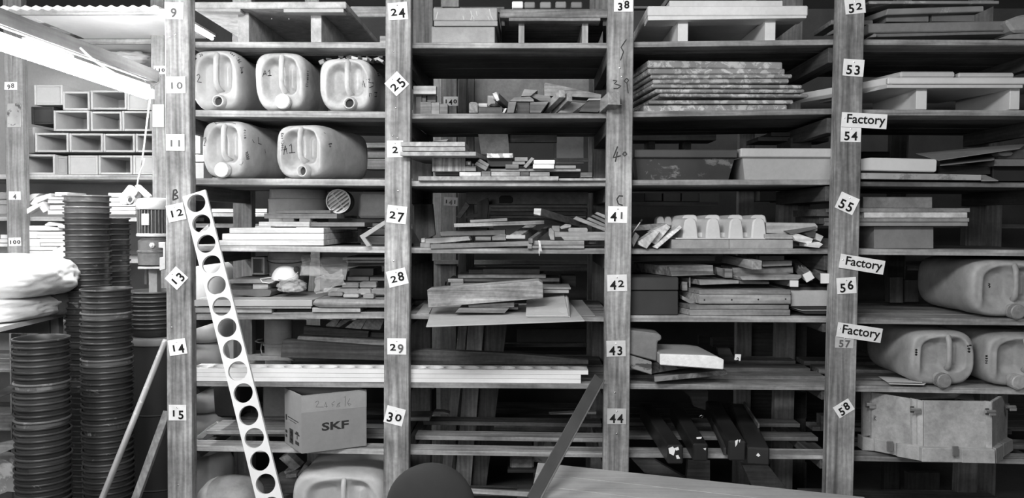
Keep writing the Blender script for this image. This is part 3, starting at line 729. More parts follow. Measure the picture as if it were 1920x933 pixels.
# ---------------------------------------------------------------- pale wooden boxes on the rear rack
BXM = mottle(.42, .08, .08, .7, 5.); BXI = mottle(.32, .12, .06, .75, 5.)  # BXI darkens the box backs, interior shade put into the colour
BG = 'pale open boxes stacked on the rear rack'
bd = [(185, 460, 342, 570, 1, 0, 'closed pale box at the top left of the box stack'), (342, 496, 490, 597, 0, 0, 'open pale box in the top row, right of a closed one'), (495, 490, 692, 595, 0, 0, 'wide open pale box in the top row of the stack'), (695, 505, 830, 598, 1, 0, 'closed pale box in the top row behind the cable'),
      (292, 600, 486, 712, 0, 0, 'open pale box in the second row, leftmost'), (494, 605, 665, 712, 0, 7, 'pale box with upright ribs inside, second row'), (667, 603, 830, 712, 0, 0, 'open pale box in the second row behind the hanging cable'),
      (190, 722, 374, 828, 0, 0, 'open pale box in the third row, leftmost'), (378, 725, 562, 828, 0, 0, 'open pale box in the middle of the third row'), (564, 727, 737, 828, 0, 7, 'pale box with upright ribs inside, third row'), (741, 727, 880, 828, 0, 0, 'open pale box at the right end of the third row'),
      (122, 840, 300, 950, 0, 0, 'open pale box at the left end of the bottom row'), (372, 845, 534, 950, 1, 0, 'closed pale box in the bottom row between two open ones'), (538, 845, 723, 950, 0, 7, 'pale ribbed box in the bottom row with a drip inside'), (727, 845, 880, 950, 1, 0, 'closed pale box at the right end of the bottom row')]
B0 = None; boxes = []
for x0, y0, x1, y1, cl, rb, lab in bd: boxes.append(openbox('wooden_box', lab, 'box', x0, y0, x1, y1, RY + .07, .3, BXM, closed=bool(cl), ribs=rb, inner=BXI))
lo, hi = bounds([boxes[11]]); zt = P(200 / 1, 950, RY + .07).z
blk = openbox('wooden_box', 'black box at the left of the pale box stack', 'box', 170, 580, 295, 675, RY + .12, .28, mottle(.035, .2, 0, .6), closed=True)
boxes.append(blk)
boxes.append(openbox('wooden_box', 'closed pale box behind the left end of the third row', 'box', 128, 690, 188, 832, RY + .12, .28, BXM, closed=True))
boxes.append(openbox('wooden_box', 'closed grey box wedged right of the bottom left open one', 'box', 303, 850, 368, 950, RY + .1, .27, mottle(.3, .1), closed=True))
shz = None
for s_ in kids(R2):
    if s_.type == 'EMPTY' and s_.location.x < -2 and abs(s_.location.z - zt) < .04: shz = s_.location.z
if shz is not None:
    for o in boxes: o.location.z += shz + .001 - zt
# ---------------------------------------------------------------- small pale pieces on the far left shelves
Z(0, 300, 2.743)
PL = mottle(.75, .1, .1, .6, 8.)
yb = RY + .04
G = 'pale slabs on the far left shelves'
def slab(lab, x0, y0, x1, y1, y=None, d=.2, m=PL, name='pale_slab', cat='slab', g=None, **k): return prism(name, lab, cat, (x0, y0, x1, y1), yb if y is None else y, d, m, group=g, **k)
prism('pale_block', 'uppermost tilted white block on the far left shelf', 'block', [(118, 192), (170, 172), (205, 172), (150, 215), (140, 238)], yb + .03, .08, PL)
prism('pale_block', 'long tilted white block lying over the tumbled pile, far left', 'block', [(155, 225), (178, 192), (258, 170), (262, 190), (165, 232)], yb, .06, PL)
prism('pale_block', 'small white block leaning at the right of the tumbled pile', 'block', [(200, 222), (220, 212), (245, 258), (222, 271), (203, 245)], yb, .06, PL)
prism('pale_block', 'lowest white block of the tumbled pile, far left', 'block', [(123, 258), (185, 222), (203, 238), (138, 277)], yb - .02, .06, PL)
for i, (a, b, c, d) in enumerate(((281, 165, 345, 186), (248, 190, 345, 203), (245, 206, 345, 222), (256, 232, 345, 254), (245, 258, 345, 279))):
    slab('white slab in the short stack left of the tall pots, %s from top' % ('first', 'second', 'third', 'fourth', 'fifth')[i], a, b, c, d)
for i, (a, b, c, d) in enumerate(((556, 168, 640, 190), (556, 194, 670, 214), (556, 216, 696, 236), (556, 240, 696, 258), (556, 260, 696, 279))):
    slab('pale slab between the tall pots and the motor, %s from top' % ('first', 'second', 'third', 'fourth', 'fifth')[i], a, b, c, d)
Z(0, 300, 2.743)
for i, (a, b, c, d) in enumerate(((130, 445, 290, 464), (130, 466, 352, 496), (130, 406, 204, 444), (207, 426, 350, 442), (204, 404, 350, 424), (130, 366, 190, 403), (192, 386, 350, 402), (190, 368, 350, 385), (130, 337, 300, 362))):
    slab('rough pale tile on the third far left shelf, %s' % ('short one under a wider tile', 'lowest and widest', 'second column, bottom', 'right column, lowest', 'right column, second', 'left column, square', 'right column, third', 'right column, fourth', 'topmost flat one')[i], a, b, c, d, name='pale_tile', cat='tile')
prism('pale_tile', 'topmost tile on the third far left shelf, slightly tilted', 'tile', [(230, 330), (250, 318), (350, 335), (350, 352), (232, 340)], yb, .15, PL)
for i, (a, b, c, d) in enumerate(((-20, 165, 40, 200), (-20, 205, 40, 228), (-20, 232, 40, 277))): slab('grey slab left of the far left post, %s' % ('upper', 'middle', 'lower')[i], a, b, c, d, m=mottle(.3, .15))
for i, (a, b, c, d) in enumerate(((2, 383, 46, 404), (-10, 406, 46, 425), (-10, 428, 46, 445))): slab('pale tile left of the far left post, %s' % ('upper', 'middle', 'lower')[i], a, b, c, d)
prism('plastic_tray', 'crumpled translucent tray hanging over the shelf left of the tall pots', 'tray', [(243, 478), (320, 440), (352, 432), (352, 522), (300, 520), (300, 505), (243, 495)], 1.25, .3, film(.8, .8))
prism('curved_tray', 'white curved tray edge under the translucent tray', 'tray', [(270, 520), (285, 503), (300, 530), (355, 535), (355, 556), (285, 552), (267, 545)], 1.2, .3, PL)
dsk = blob('dark_sack', 'dark rounded sack behind the wrapped bag', 'sack', P(290, 620, .5), .1, .12, .13, mottle(.08, .3), .12, 3., flatb=.8)
dsk.location.z -= bounds([dsk])[0].z - P(362, 775, .62).z - .001
# ---------------------------------------------------------------- bench with wrapped bags
c1 = P(362, 775, .62); zb = c1.z
c0 = onz(-30, 868, zb)
be = empty('work_bench', Vector((c1.x - .4, .3, zb)), 'bench with a bright metal edge under the plastic wrapped bags, left', 'bench')
BM = mottle(.6, .08, 0, .35, 6.)
f = [Vector((c1.x, .62, zb)), Vector((c0.x, -.1, zb)), Vector((c0.x - 1.3, -.1, zb)), Vector((c0.x - 1.3, .62, zb))]
mesh('bench_top', f + [p - Vector((0, 0, .02)) for p in f], [[0, 1, 2, 3], [7, 6, 5, 4]] + [[i, (i + 1) % 4, 4 + (i + 1) % 4, 4 + i] for i in range(4)], BM, be)
for a, b in ((.56, c1.x - .03), (.56, c1.x - 1.0), (-.05, c1.x - .7)): wbox('leg', None, None, (b - .02, a - .02, 0), (b + .02, a + .02, zb - .021), mottle(.15, .1), be)
wbox('rail', None, None, (c1.x - 1.0, .54, zb - .1), (c1.x - .055, .575, zb - .03), mottle(.12, .1), be)
cc = onz(120, 830, zb)
FM = mottle(.72, .08, 0, .25, 5., 0., .5, .6, 25.)
b1 = blob('wrapped_bag', 'flat white plastic wrapped bag lying on the bench under a fuller bag', 'bag', (c1.x - .40, .34, zb + .085), .47, .25, .062, FM, .04, 2.2, 5, 5.0, flatb=.85)
b1.location.z += zb + .002 - bounds([b1])[0].z
b2 = blob('wrapped_bag', 'full white plastic bag on top of the flat bag, left edge', 'bag', P(20, 595, .3), .29, .22, .1, FM, .08, 2.0, 5, 2.6, flatb=.85, seed=4)
b2.location.z += bounds([b1])[1].z - .014 - bounds([b2])[0].z
# lower left structure under the bench
Z(0, 600, 2.802)
floorit(prism('wooden_upright', 'dark square post under the bench, behind the front pots', 'post', (57, 70, 108, 740), .75, .05, wood(.12, 'Z')))
prism('slanted_board', 'pale slanted board low at the left edge', 'board', [(-40, 655), (88, 625), (88, 665), (-40, 722)], .4, .03, wood(.4, 'X'))
prism('slanted_board', 'grey brace running up behind the front pots, left edge', 'board', [(-40, 385), (80, 325), (80, 375), (-40, 420)], .5, .03, wood(.2, 'X'))
prism('cross_rail', 'grey horizontal rail behind the front pots', 'rail', (-40, 502, 90, 536), .55, .03, wood(.25, 'X'))
prism('dirty_bag', 'dirty pale sack low at the left edge', 'sack', [(-40, 720), (30, 735), (95, 780), (90, 905), (40, 900), (-40, 930)], .5, .1, worn(.3, .6, .5, 8.))
for i, (a, b, c, d) in enumerate(((200, 20, 262, 66), (265, 15, 300, 66), (300, 5, 335, 60), (112, 40, 160, 75))):
    floorit(prism('stored_box', 'shaded box under the bench, %s' % ('second', 'third from the left', 'rightmost', 'leftmost')[i], 'box', (a, b, c, d), .9, .2, mottle(.16 + .05 * (i % 2), .2)))
# ---------------------------------------------------------------- stacks of nested pots
PM = [worn(.03 + .01 * k, .16, .63, 14. + k, .42) for k in range(5)]
PMg = worn(.11, .2, .55, 10., .5)
def stack(cx_px, top_px, y, step, label_top, label, seed, light=(), r=.1025, zb_=0., lean=0., n=40):
    rnd = random.Random(seed); Z(0, 0, 1); c = P(cx_px, top_px, y); z = c.z - .2; x = c.x; i = 0
    while z >= zb_ - .001:
        m = i in light
        pot(x + rnd.uniform(-.001, .001) + lean * i, y + rnd.uniform(-.001, .001), z, label_top if i == 0 else (label.replace('black pot nested', '%s dusty grey pot' % ('upper', 'lower')[light.index(i)]) if m else label), PMg if m else PM[rnd.randrange(5)], None if i == 0 or m else label.replace('black pot', 'dark pots'), r, .2, n, (rnd.uniform(-.004, .004), rnd.uniform(-.004, .004)), 'g' if m else rnd.randrange(5))
        if i == 0 and False: break
        i += 1; last = z
        z -= step if not (zb_ <= z - step < zb_ + 0) else step
        if zb_ < z + step and z < zb_ <= z + step and last > zb_ + .001: z = zb_ + .0005 if last - zb_ > step * .3 else -9
stack(77.5, 632, -.1, .0243, 'topmost black pot of the nearest stack, lower left', 'black pot nested in the nearest stack, lower left', 1, (7, 13))
stack(199, 540, .13, .0243, 'topmost black pot of the stack left of the leaning poles', 'black pot nested in the stack left of the leaning poles', 2, (4, 12))
stack(163, 366, .52, .0262, 'topmost black pot of the tallest stack', 'black pot nested in the tallest stack', 3, (0, 2))
stack(206, 408, .74, .0262, 'topmost black pot of the stack behind the tallest one', 'black pot nested behind the tallest stack', 4, (), r=.095)
# drum with a short stack of pots and the motor standing on it
Z(0, 0, 1)
dc = P(301, 630, .5); dt = dc.z + .008
dr = empty('steel_drum', Vector((dc.x, .5, 0)), 'black drum under the short pot stack, left of the first post', 'drum')
R_ = .15
lathe('body', [(R_ * .98, 0), (R_, .01), (R_, dt * .33), (R_ + .004, dt * .335), (R_, dt * .34), (R_, dt * .66), (R_ + .004, dt * .665), (R_, dt * .67), (R_, dt - .035), (R_ - .001, dt - .034)], worn(.008, .03, .66, 6., .75), (dc.x, .5, 0), n=48, parent=dr)
lathe('lid', [(R_ + .004, dt - .034), (R_ + .007, dt - .03), (R_ + .007, dt - .008), (R_ + .002, dt), (R_ - .01, dt - .002), (.003, dt - .003)], worn(.09, .2, .6, 8., .6), (dc.x, .5, 0), n=48, parent=dr)
e = P(288, 541, .5)
z = dt + .0008; k = 0; n_e = 0
tops = []
while True:
    pot(e.x + random.uniform(-.003, .003), .5, z, 'black pot nested in the short stack on the drum', PM[k % 5], 'dark pots on the drum', .115, .045, 40, (0, 0), 's%d' % (k % 5)); k += 1
    if z + .045 > e.z - .012 or k > 12: break
    z += .0205
ptop = z + .045
GM = mottle(.16, .25, .05, .45, 12., .3); GL_ = mottle(.5, .12, .0, .45, 10., .2); GD = mottle(.06, .3, 0, .5, 10.)
# motor
Z(0, 300, 2.743)
ym = .5; mc = P(793, 300, ym); s = 1 / (2.743 * ppm(ym))
mt = empty('electric_motor', Vector((mc.x, ym, P(793, 648, ym).z)), 'finned grey electric motor on a gearbox, standing on the short pot stack', 'motor')
def zr(r): return P(793, r, ym).z
rm = 82 * s
lathe('motor_cap', [(rm + .002, zr(254)), (rm + .004, zr(250)), (rm + .003, zr(214)), (rm * .93, zr(200)), (rm * .6, zr(195)), (.003, zr(194))], GL_, (mc.x, ym, 0), n=36, parent=mt)
lathe('motor_body', [(rm * .84, zr(378)), (rm * .84, zr(254))], GD, (mc.x, ym, 0), n=36, parent=mt)
for k in range(30):
    a = 2 * math.pi * k / 30; ca, sa = math.cos(a), math.sin(a); r0, r1 = rm * .82, rm * 1.0
    t = Vector((-sa, ca, 0)) * .0022; p0 = Vector((mc.x + ca * r0, ym + sa * r0, 0)); p1 = Vector((mc.x + ca * r1, ym + sa * r1, 0))
    vs = [p - t * q + Vector((0, 0, zz)) for zz in (zr(376), zr(256)) for p, q in ((p0, 1), (p1, 1), (p1, -1), (p0, -1))]
    mesh('cooling_fin', vs, [[0, 1, 2, 3], [7, 6, 5, 4]] + [[i, (i + 1) % 4, 4 + (i + 1) % 4, 4 + i] for i in range(4)], GM, mt)
prism('name_plate', None, None, (726, 275, 766, 335), ym - rm - .004, .003, GL_, parent=mt)
lathe('flange', [(rm * 1.02, zr(392)), (rm * 1.05, zr(390)), (rm * 1.05, zr(380)), (rm * 1.0, zr(376))], GL_, (mc.x, ym, 0), n=36, parent=mt)
lathe('gearbox', [(rm * .96, zr(535)), (rm * .98, zr(475)), (rm * 1.02, zr(472)), (rm * 1.02, zr(466)), (rm * .95, zr(462)), (rm * .95, zr(415)), (rm * .8, zr(404)), (rm * .8, zr(392))], GM, (mc.x, ym, 0), n=30, parent=mt)
lathe('plug', [(.013, 0), (.013, .008), (.007, .009), (.007, .014)], GL_, P(785, 437, ym - rm * .98), (0, -1, 0), 6, mt)
prism('clamp', None, None, [(815, 422), (850, 420), (850, 560), (820, 568), (820, 500), (838, 498), (838, 452), (815, 450)], ym - rm - .012, .03, GL_, parent=mt)
prism('foot', None, None, (708, 548, 838, 560), ym - rm * .9, rm * 1.7, GL_, parent=mt)
hexa('support', None, None, Vector((mc.x, ym, zr(560))), Vector((mc.x, ym, ptop - .037)), .04, .04, mottle(.3, .2), mt, up=(0, 1, 0))
prism('support', None, None, (742, 560, 756, 640), ym, .02, GD, parent=mt)
# hanging socket
pc = [(742, -10, .9), (736, 20, .9), (722, 60, .9), (712, 90, .9), (706, 128, .9)]
Z(0, 0, 2.916)
top = [(820, 545, .92), (812, 600, .915), (800, 700, .91), (785, 820, .905), (772, 930, .9)]
Z(0, 0, 2.916); w1 = [P(*p) for p in top]; Z(0, 300, 2.743); w2 = [P(*p) for p in pc]
sk = empty('extension_socket', P(680, 180, .9), 'white socket block hanging on its cable above the motor', 'socket')
tube('cable', None, None, w1 + w2, .0045, flat(.7), sk)
prism('housing', None, None, [(606, 195), (660, 126), (706, 158), (700, 175), (645, 232), (622, 226)], .885, .035, flat(.8), parent=sk, bevel=.004)
prism('cable_entry', None, None, [(690, 132), (708, 125), (770, 182), (768, 194), (740, 190), (712, 160)], .89, .03, flat(.75), parent=sk, bevel=.003)
lathe('socket_face', [(.025, 0), (.025, .012), (.02, .014), (.016, .008), (.002, .008)], flat(.4), P(676, 205, .885), (-.3, -1, .2), 24, sk)
lathe('socket_hole', [(.013, .0), (.013, .010), (.002, .010)], flat(.05), P(676, 205, .8845), (-.3, -1, .2), 20, sk)  # dark disc set in the socket face
# pale pail stack between the pot stacks, poles
Z(0, 600, 2.802)
pc_ = P(402, 80, .62)
zz = 0; k = 0
while zz < pc_.z - .05:
    hh = min(.19, pc_.z - zz - .0)
    o = lathe('pale_pail', [(.083, 0), (.092, hh - .03), (.097, hh - .028), (.097, hh - .012), (.094, hh - .0015)], mottle(.5, .12, .05, .55), (pc_.x, .62, zz + .0005 * k), n=36)
    tag(o, 'pale pail in the stack behind the dark pots', 'pail', 'pale pails stacked on the floor'); zz += hh; k += 1
def pole(name, label, x0, y0, d0, x1, y1, d1, r, m, cat='pole'):
    a, b = P(x0, y0, d0), P(x1, y1, d1); t = (.004 - b.z) / (a.z - b.z); b2 = b + (a - b) * t
    return tube(name, label, cat, [a, (a + b2) / 2, b2], r, m, n=12)
pole('metal_pole', 'round grey pole leaning against the first post, the upper one', 870, 105, .03, 538, 933, -.35, .0115, worn(.2, .42, .6, 20., .5))
a, b = P(880, 480, .06), P(716, 933, -.15); t = (.004 - b.z) / (a.z - b.z); b2 = b + (a - b) * t
hexa('wooden_stave', 'flat grey stave leaning below the round pole, left of the first post', 'stave', a, b2, .03, .02, wood(.16, 'Z'), up=(0, 1, 0))
# ================================================================ BAY 1
Z(340, 0, 4.241)
LC = wood(.5, 'X', .3)
pr = shelf_row(0, 0, 700, .12)
pa = pallet('pale chipboard pallet on two runners at the top of the first bay', 80, 20, 1310, 72, .05, .64, [(450, 538), (1030, 1114)], pr - .5, mottle(.45, .25, .05, .7, 20.), inset=.06, under=.0)
prism('slat', None, None, (125, 74, 470, 98), .055, .05, mottle(.4, .2), parent=pa); prism('slat', None, None, (812, 76, 1290, 103), .055, .05, mottle(.4, .2), parent=pa)
rest(pa, 0, 0)
for x, y in ((720, 148), (857, 150), (1150, 150)): lathe('nail_head', [(.0005, .006), (.003, .005), (.004, .0)], PIN, P(x, y, .2), (0, -1, -.5), 8, pa)
t2 = empty('tube_light', P(60, 200, .7), 'second glowing tube light, a short bright strip beside the top pallet', 'lamp')
_a = P(41, 191, .75)
tube('tube', None, None, [Vector((_a.x, .57, _a.z)), Vector((_a.x, 1.06, _a.z))], .008, glow(220.), t2, n=14)
wbox('fitting', None, None, (_a.x - .012, .56, _a.z + .016), (_a.x + .012, 1.08, _a.z + .03), flat(.6), t2)
wbox('hanger', None, None, (_a.x - .003, .8, _a.z + .03), (_a.x + .003, .806, 3.3), flat(.3), t2)
W('rail', (1345, 50, 1625, 133), RY + .0, .03, .3, parent=R2, name='rail')
W('small pale block behind the top pallet by the second post', (1578, 285, 1628, None), .6, .06, .55, on=(0, 0))
# --- cans A2 A1 A3
c1, k1 = jerrycan('white jerrycan marked A2, open neck, left end of the upper can row', 74, 405, 455, 874, .058, .4, 1, 0, cap=False, v=.52, hole_shade=.04)
c2, k2 = jerrycan('white jerrycan marked A1 with a bright cap, middle of the upper can row', 588, 425, 975, 880, .058, .4, 1, 0, cap=True, v=.5, dirty=.5)
c3, k3 = jerrycan('stained jerrycan marked A3 with wood bits heaped on it, open neck', 1103, 470, 1500, 886, .058, .4, 1, 0, cap=False, v=.46, dirty=.6, hole_shade=.02)
s_ = [[(75, 645), (100, 592), (107, 640)], [(82, 625), (105, 622)], [(122, 600), (140, 588), (148, 610), (125, 650), (160, 655)]]
scribble(k1, s_, .0011); scribble(k1, word('Bom', 95, 500, 22, -50) + word('24', 148, 452, 20, -20), .0008); scribble(k1, word('for', 385, 425, 22, 40) + word('186', 432, 462, 24, 60) + word('Dom', 468, 535, 24, 82), .0008)
scribble(k2, [[(645, 608), (665, 560), (678, 600)], [(650, 590), (675, 585)], [(690, 570), (703, 555), (705, 600)], [(685, 602), (718, 600)]], .0011); scribble(k2, word('Cleaners', 1008, 690, 22, -88), .0008)
scribble(k3, [[(1443, 690), (1447, 640), (1462, 695)], [(1440, 670), (1460, 665)], [(1470, 632), (1500, 628), (1488, 655), (1530, 660), (1525, 685), (1492, 698)], [(1495, 770), (1495, 740), (1512, 745), (1512, 765)], [(1535, 735), (1555, 735), (1545, 750), (1552, 765), (1535, 768)]], .0011); scribble(k3, word('LRSC', 1550, 550, 22, 80), .0008)
lo3, hi3 = bounds([k3])
bits = [(1095, 455, 1130, 500), (1120, 470, 1175, 500), (1150, 445, 1190, 470), (1190, 455, 1260, 480), (1250, 418, 1285, 450), (1265, 450, 1300, 470), (1310, 425, 1350, 455), (1335, 402, 1378, 428), (1350, 432, 1400, 462), (1400, 428, 1440, 458), (1440, 440, 1475, 470), (1465, 438, 1510, 468), (1500, 452, 1540, 475), (1535, 440, 1570, 468), (1570, 418, 1600, 450), (1555, 450, 1605, 475), (1180, 470, 1225, 498), (1380, 455, 1430, 474), (1225, 480, 1262, 500), (1300, 462, 1345, 478)]
for i, (a, b, c, d) in enumerate(bits):
    b += 12; d += 14; a -= 3; c += 4
    yy = .07 + .04 * ((i * 7) % 5); an = random.uniform(-.6, .6); cx, cy = (a + c) / 2, (b + d) / 2; w_, h_ = (c - a) / 2, (d - b) / 2
    pts = [(cx + (u * w_) * math.cos(an) - v_ * h_ * math.sin(an), cy + u * w_ * math.sin(an) + v_ * h_ * math.cos(an)) for u, v_ in ((-1, -.6), (1, -.8), (.9, .7), (-.8, .8))]
    o = W('small pale wood bit heaped on the can marked A3', pts, yy, .05, .42, name='wood_bit', cat='wood bit', g='wood bits on top of the third can')
W('white board lying behind the upper row of cans', (780, 415, 1032, 440), .62, .1, .7)
W('grey rear strip behind the upper cans, left piece', [(530, 415), (590, 415), (640, 440), (560, 440)], .6, .1, .5)
W('grey rear strip behind the upper cans, right piece', [(1030, 418), (1110, 418), (1160, 440), (1040, 440)], .6, .1, .4)
# --- lower cans
Z(340, 200, 3.332)
d1, k1 = jerrycan('white jerrycan marked A2 with a white cap, left on the second can shelf', 119, 93, 400, 444, .058, .42, 2, 0, yaw=R(-8), cap=True, v=.5, dirty=.2, nb=(.1, .74))
d2, k2 = jerrycan('open jerrycan marked A1, turned to show its long side, second can shelf', 578, 116, 895, 448, .058, .4, 2, 0, yaw=R(-15), cap=False, v=.42, dirty=.3, hole_shade=.05, nb=(.22, .74))
scribble(k1, [[(122, 250), (128, 205), (138, 240)], [(122, 230), (138, 226)], [(140, 200), (152, 192), (155, 210), (140, 240), (158, 244)]], .0011); scribble(k1, word('ocin', 390, 145, 20, 88) + word('9000', 398, 280, 18, 80) + [[(372, 330), (385, 345), (375, 365), (365, 360)]], .0008); scribble(k1, [[(480, 190), (480, 228), (500, 235)], [(443, 205), (455, 225)], [(522, 265), (524, 290)], [(208, 98), (220, 108), (240, 98), (320, 100), (340, 108)]], .001)
scribble(k2, [[(640, 300), (648, 240), (662, 295)], [(640, 270), (660, 262)], [(675, 245), (688, 232), (690, 285)], [(672, 288), (712, 285)]], .0011); scribble(k2, word('ROUNDOIL', 622, 165, 19, 88), .0008); scribble(k2, word('BO', 920, 230, 20, 80) + [[(890, 160), (900, 168)]], .0008)
W('pale box behind the left end of the second can shelf', (55, 150, 118, 292), .6, .1, .5, name='stored_box', cat='box', m=mottle(.5, .1))
W('white slab under the pale box at the left end of the second can shelf', (55, 300, 140, 342), .6, .1, .8, m=mottle(.8, .05))
W('grey carton under the white slab, left end of the second can shelf', (55, 350, 140, None), .55, .1, .35, on=(2, 0), m=mottle(.35, .1), name='stored_box', cat='box')
for i, (a, b, c, d, v) in enumerate(((1150, 225, 1290, 255, .4), (1150, 280, 1290, 320, .28), (1150, 325, 1290, 390, .3))): W('%s long timber behind the second jerrycan shelf, right end' % ('upper', 'middle', 'lower')[i], (a, b, c, d), RY + .06 + .0, .2, v)
# --- shelf 4
tb = empty('plastic_tub', P(722, 650, .5), 'pale translucent tub behind the round grille, first bay', 'tub')
cc = P(722, 580, .52); zb_ = szx(3, 0, cc.x) + .0008; r = 185 / 3.332 / ppm(.52)
lathe('tub_body', [(r * .97, zb_), (r, P(0, 590, .52).z), (r * 1.01, P(0, 585, .52).z), (r * 1.01, P(0, 575, .52).z), (r * .97, P(0, 570, .52).z), (r * .95, P(0, 505, .52).z)], mottle(.6, .12, .05, .5), (cc.x, .55, 0), n=48, parent=tb)
gr = empty('round_grille', P(980, 590, .3), 'round white slotted drain grille standing on edge beside the tub', 'grille')
gc = P(982, 590, .28); gm = mottle(.8, .1, 0, .5); rg = 76 / 3.332 / ppm(.28)
lathe('rim', [(rg * .9, -.004), (rg, -.004), (rg, .012), (rg * .9, .012), (rg * .9, -.004)], gm, gc, (.12, -1, 0), 40, gr)
lathe('back_disc', [(.002, -.03), (rg * .98, -.03), (rg * .98, -.005), (.002, -.005)], mottle(.04, .1), gc, (.12, -1, 0), 40, gr)
for k in range(-3, 4):
    o_ = k * rg * .27; hl = math.sqrt(max(0, (rg * .93) ** 2 - o_ ** 2)); dn = Vector((.8, 0, .6)); dl = Vector((-.6, 0, .8))
    hexa('slat', None, None, gc + dl * o_ - dn * hl * .98 + Vector((0, -.006, 0)), gc + dl * o_ + dn * hl * .98 + Vector((0, -.006, 0)), 
        .006, rg * .12, gm, gr, up=(0.6, 0, -.8), bevel=0)
hexa('cross_bar', None, None, gc - Vector((-.6, 0, .8)) * rg * .9 + Vector((0, -.004, 0)), gc + Vector((-.6, 0, .8)) * rg * .9 + Vector((0, -.004, 0)), .006, rg * .09, gm, gr, up=(.8, 0, .6), bevel=0)
lathe('body', [(rg * .97, -.0), (rg * .97, -.1), (rg * .9, -.105), (.003, -.105)], mottle(.07, .2), gc + Vector((.0, .03, 0)), (.12, -1, 0), 40, gr)
W('pale rounded block at the right end behind the grille', [(1120, 530), (1285, 535), (1290, 695), (1104, 693), (1106, 560)], .4, .2, .5, m=mottle(.55, .15), name='plastic_block', cat='block', bev=.01)
for lab, q, y, d, v in (('white sheet edge lying on the rear shelf, behind the perforated plank', (190, 637, 535, 660), RY + .03, .3, .8), ('second white sheet under the rear one, behind the perforated plank', (190, 664, 535, 686), RY + .02, .3, .6)): W(lab, q, y, d, v)
ST1 = [W('short dark slat on top of the wooden stack under the tub', (590, 645, 932, 664), .22, .12, .18), W('long grey board in the stack below the tub', (517, 666, 972, 698), .2, .14, .28)]
for i, q in enumerate(((632, 698, 702, 717), (737, 698, 806, 717))): W('%s small spacer block between stacked boards, first bay' % ('left', 'right')[i], q, .2, .1, .3)
W('pale cut board on the wide box, left part', (484, 718, 800, 748), .12, .3, .5); W('darker board end to the right of the pale cut board', (802, 722, 1145, 748), .14, .3, .25)
W('small pale cleat under the cut board, left', (460, 744, 560, 764), .09, .2, .42); W('small pale cleat under the cut board, centre', (716, 749, 800, 766), .1, .2, .42); W('dark filler under the cut board, between the cleats', (562, 750, 714, 764), .14, .2, .1)
W('dark filler under the cut board, right', (802, 750, 1100, 765), .16, .2, .13)
bb = empty('wide_box', P(600, 878, .06), 'wide pale timber box with layered front on the fourth shelf, first bay', 'box')
Z(340, 200, 3.332)
prism('upper_layer', None, None, (300, 767, 890, 800), .056, .62, wood(.7, 'X', .2), parent=bb)
prism('middle_layer', None, None, (255, 803, 890, 842), .052, .62, wood(.8, 'X', .2), parent=bb)
prism('bottom_layer', None, None, (235, 844, 890, 877), .05, .62, wood(.8, 'X', .2), parent=bb)
rest(bb, 3, 0)
W('pale shelf-like board behind the wide box, right', (985, 701, 1285, 719), .5, .15, .5); W('short pale board lying on the board behind the wide box', (972, 680, 1062, 697), .5, .12, .45)
for i, (q, v) in enumerate((((1110, 728, 1290, 752), .2), ((1125, 758, 1290, 800), .1), ((1120, 806, 1290, None), .16))): W('dark timber in the shaded stack behind the folded bracket, %s' % ('top', 'middle', 'bottom')[i], q, .3, .3, v, on=(3, 0))
W('folded grey metal angle bracket leaning against the second post', [(1284, 700), (1284, 730), (1149, 818), (1186, 866), (1160, 876), (1113, 806)], .02, .025, m=mottle(.35, .15, 0, .5), name='angle_bracket', cat='bracket')
W('small triangular white piece seen through the perforated plank', [(112, 782), (165, 735), (188, 790)], .3, .02, .6)
# paint drips on the shelf edge
Z(340, 440, 3.589)
# --- shelf 5
on = (4, 0)
W('light plank lying along the fifth shelf, left', (60, 490, 608, None), .04, .12, .42, on=on); W('light plank lying along the fifth shelf, right', (880, 489, 1204, None), .04, .13, .45, on=on)
W('thin grey panel between the stacked planks, fifth shelf', (344, 481, 874, 497), .035, .3, .32); W('dark spacer under the thin panel', (612, 500, 874, None), .1, .1, .1, on=on)
W('grey flat panel at the front of the fifth shelf under the plastic bag', (60, 438, 880, 479), .03, .4, .42, m=mottle(.4, .06, .02, .6))
W('weathered plywood sheet with rounded end under the small blocks, fifth shelf', [(885, 455), (905, 432), (1395, 438), (1395, 489), (930, 488), (885, 470)], .03, .35, .3, con=.45)
zc = P(600, 438, .03).z
def onp(lab, x0, y0, x1, y1, yy=None, d=.1, z=zc, **k):
    y = onz((x0 + x1) / 2, y1, z).y if yy is None else yy
    return W(lab, (x0, y0, x1, y1), y, d, **k)
W('grey board with a pale top lying behind the dust mask, fifth shelf', (318, 300, 618, 327), .16, .22, .35)
W('pale spacer block under the grey board, fifth shelf', (480, 330, 582, 364), .17, .15, .55); W('dark spacer block left of the pale spacer, fifth shelf', (335, 330, 476, 366), .18, .15, .08)
W('dark rounded board lying left of the plastic bag', [(335, 368), (560, 368), (600, 372), (606, 385), (595, 412), (520, 418), (335, 400)], .14, .2, .1, m=mottle(.12, .2, 0, .5)); onp('thin pale sheet peeping out under the plastic bag', 380, 420, 680, 430, .13, .15, v=.4)
bl = [(1080, 322, 1194, 355, .2, 'square-cut grey block, upper left of the small block pile'), (1198, 316, 1314, 355, .2, 'square-cut grey block, highest of the small block pile'), (955, 358, 1080, 388, .17, 'long small block at the left of the pile, beside the bag'), (1045, 364, 1190, 396, .13, 'rounded grey block in the middle of the small pile'), (1186, 364, 1275, 403, .11, 'blunt grey block right of the middle, small pile'), (1276, 362, 1385, 402, .12, 'grey block partly hidden by the second post, small pile'), (985, 386, 1086, 412, .1, 'thin small block, lower left of the pile'), (1088, 396, 1194, 422, .06, 'rounded small block nearest the front edge of the pile'), (1222, 396, 1296, 428, .05, 'small rounded block lowest at the right of the pile')]
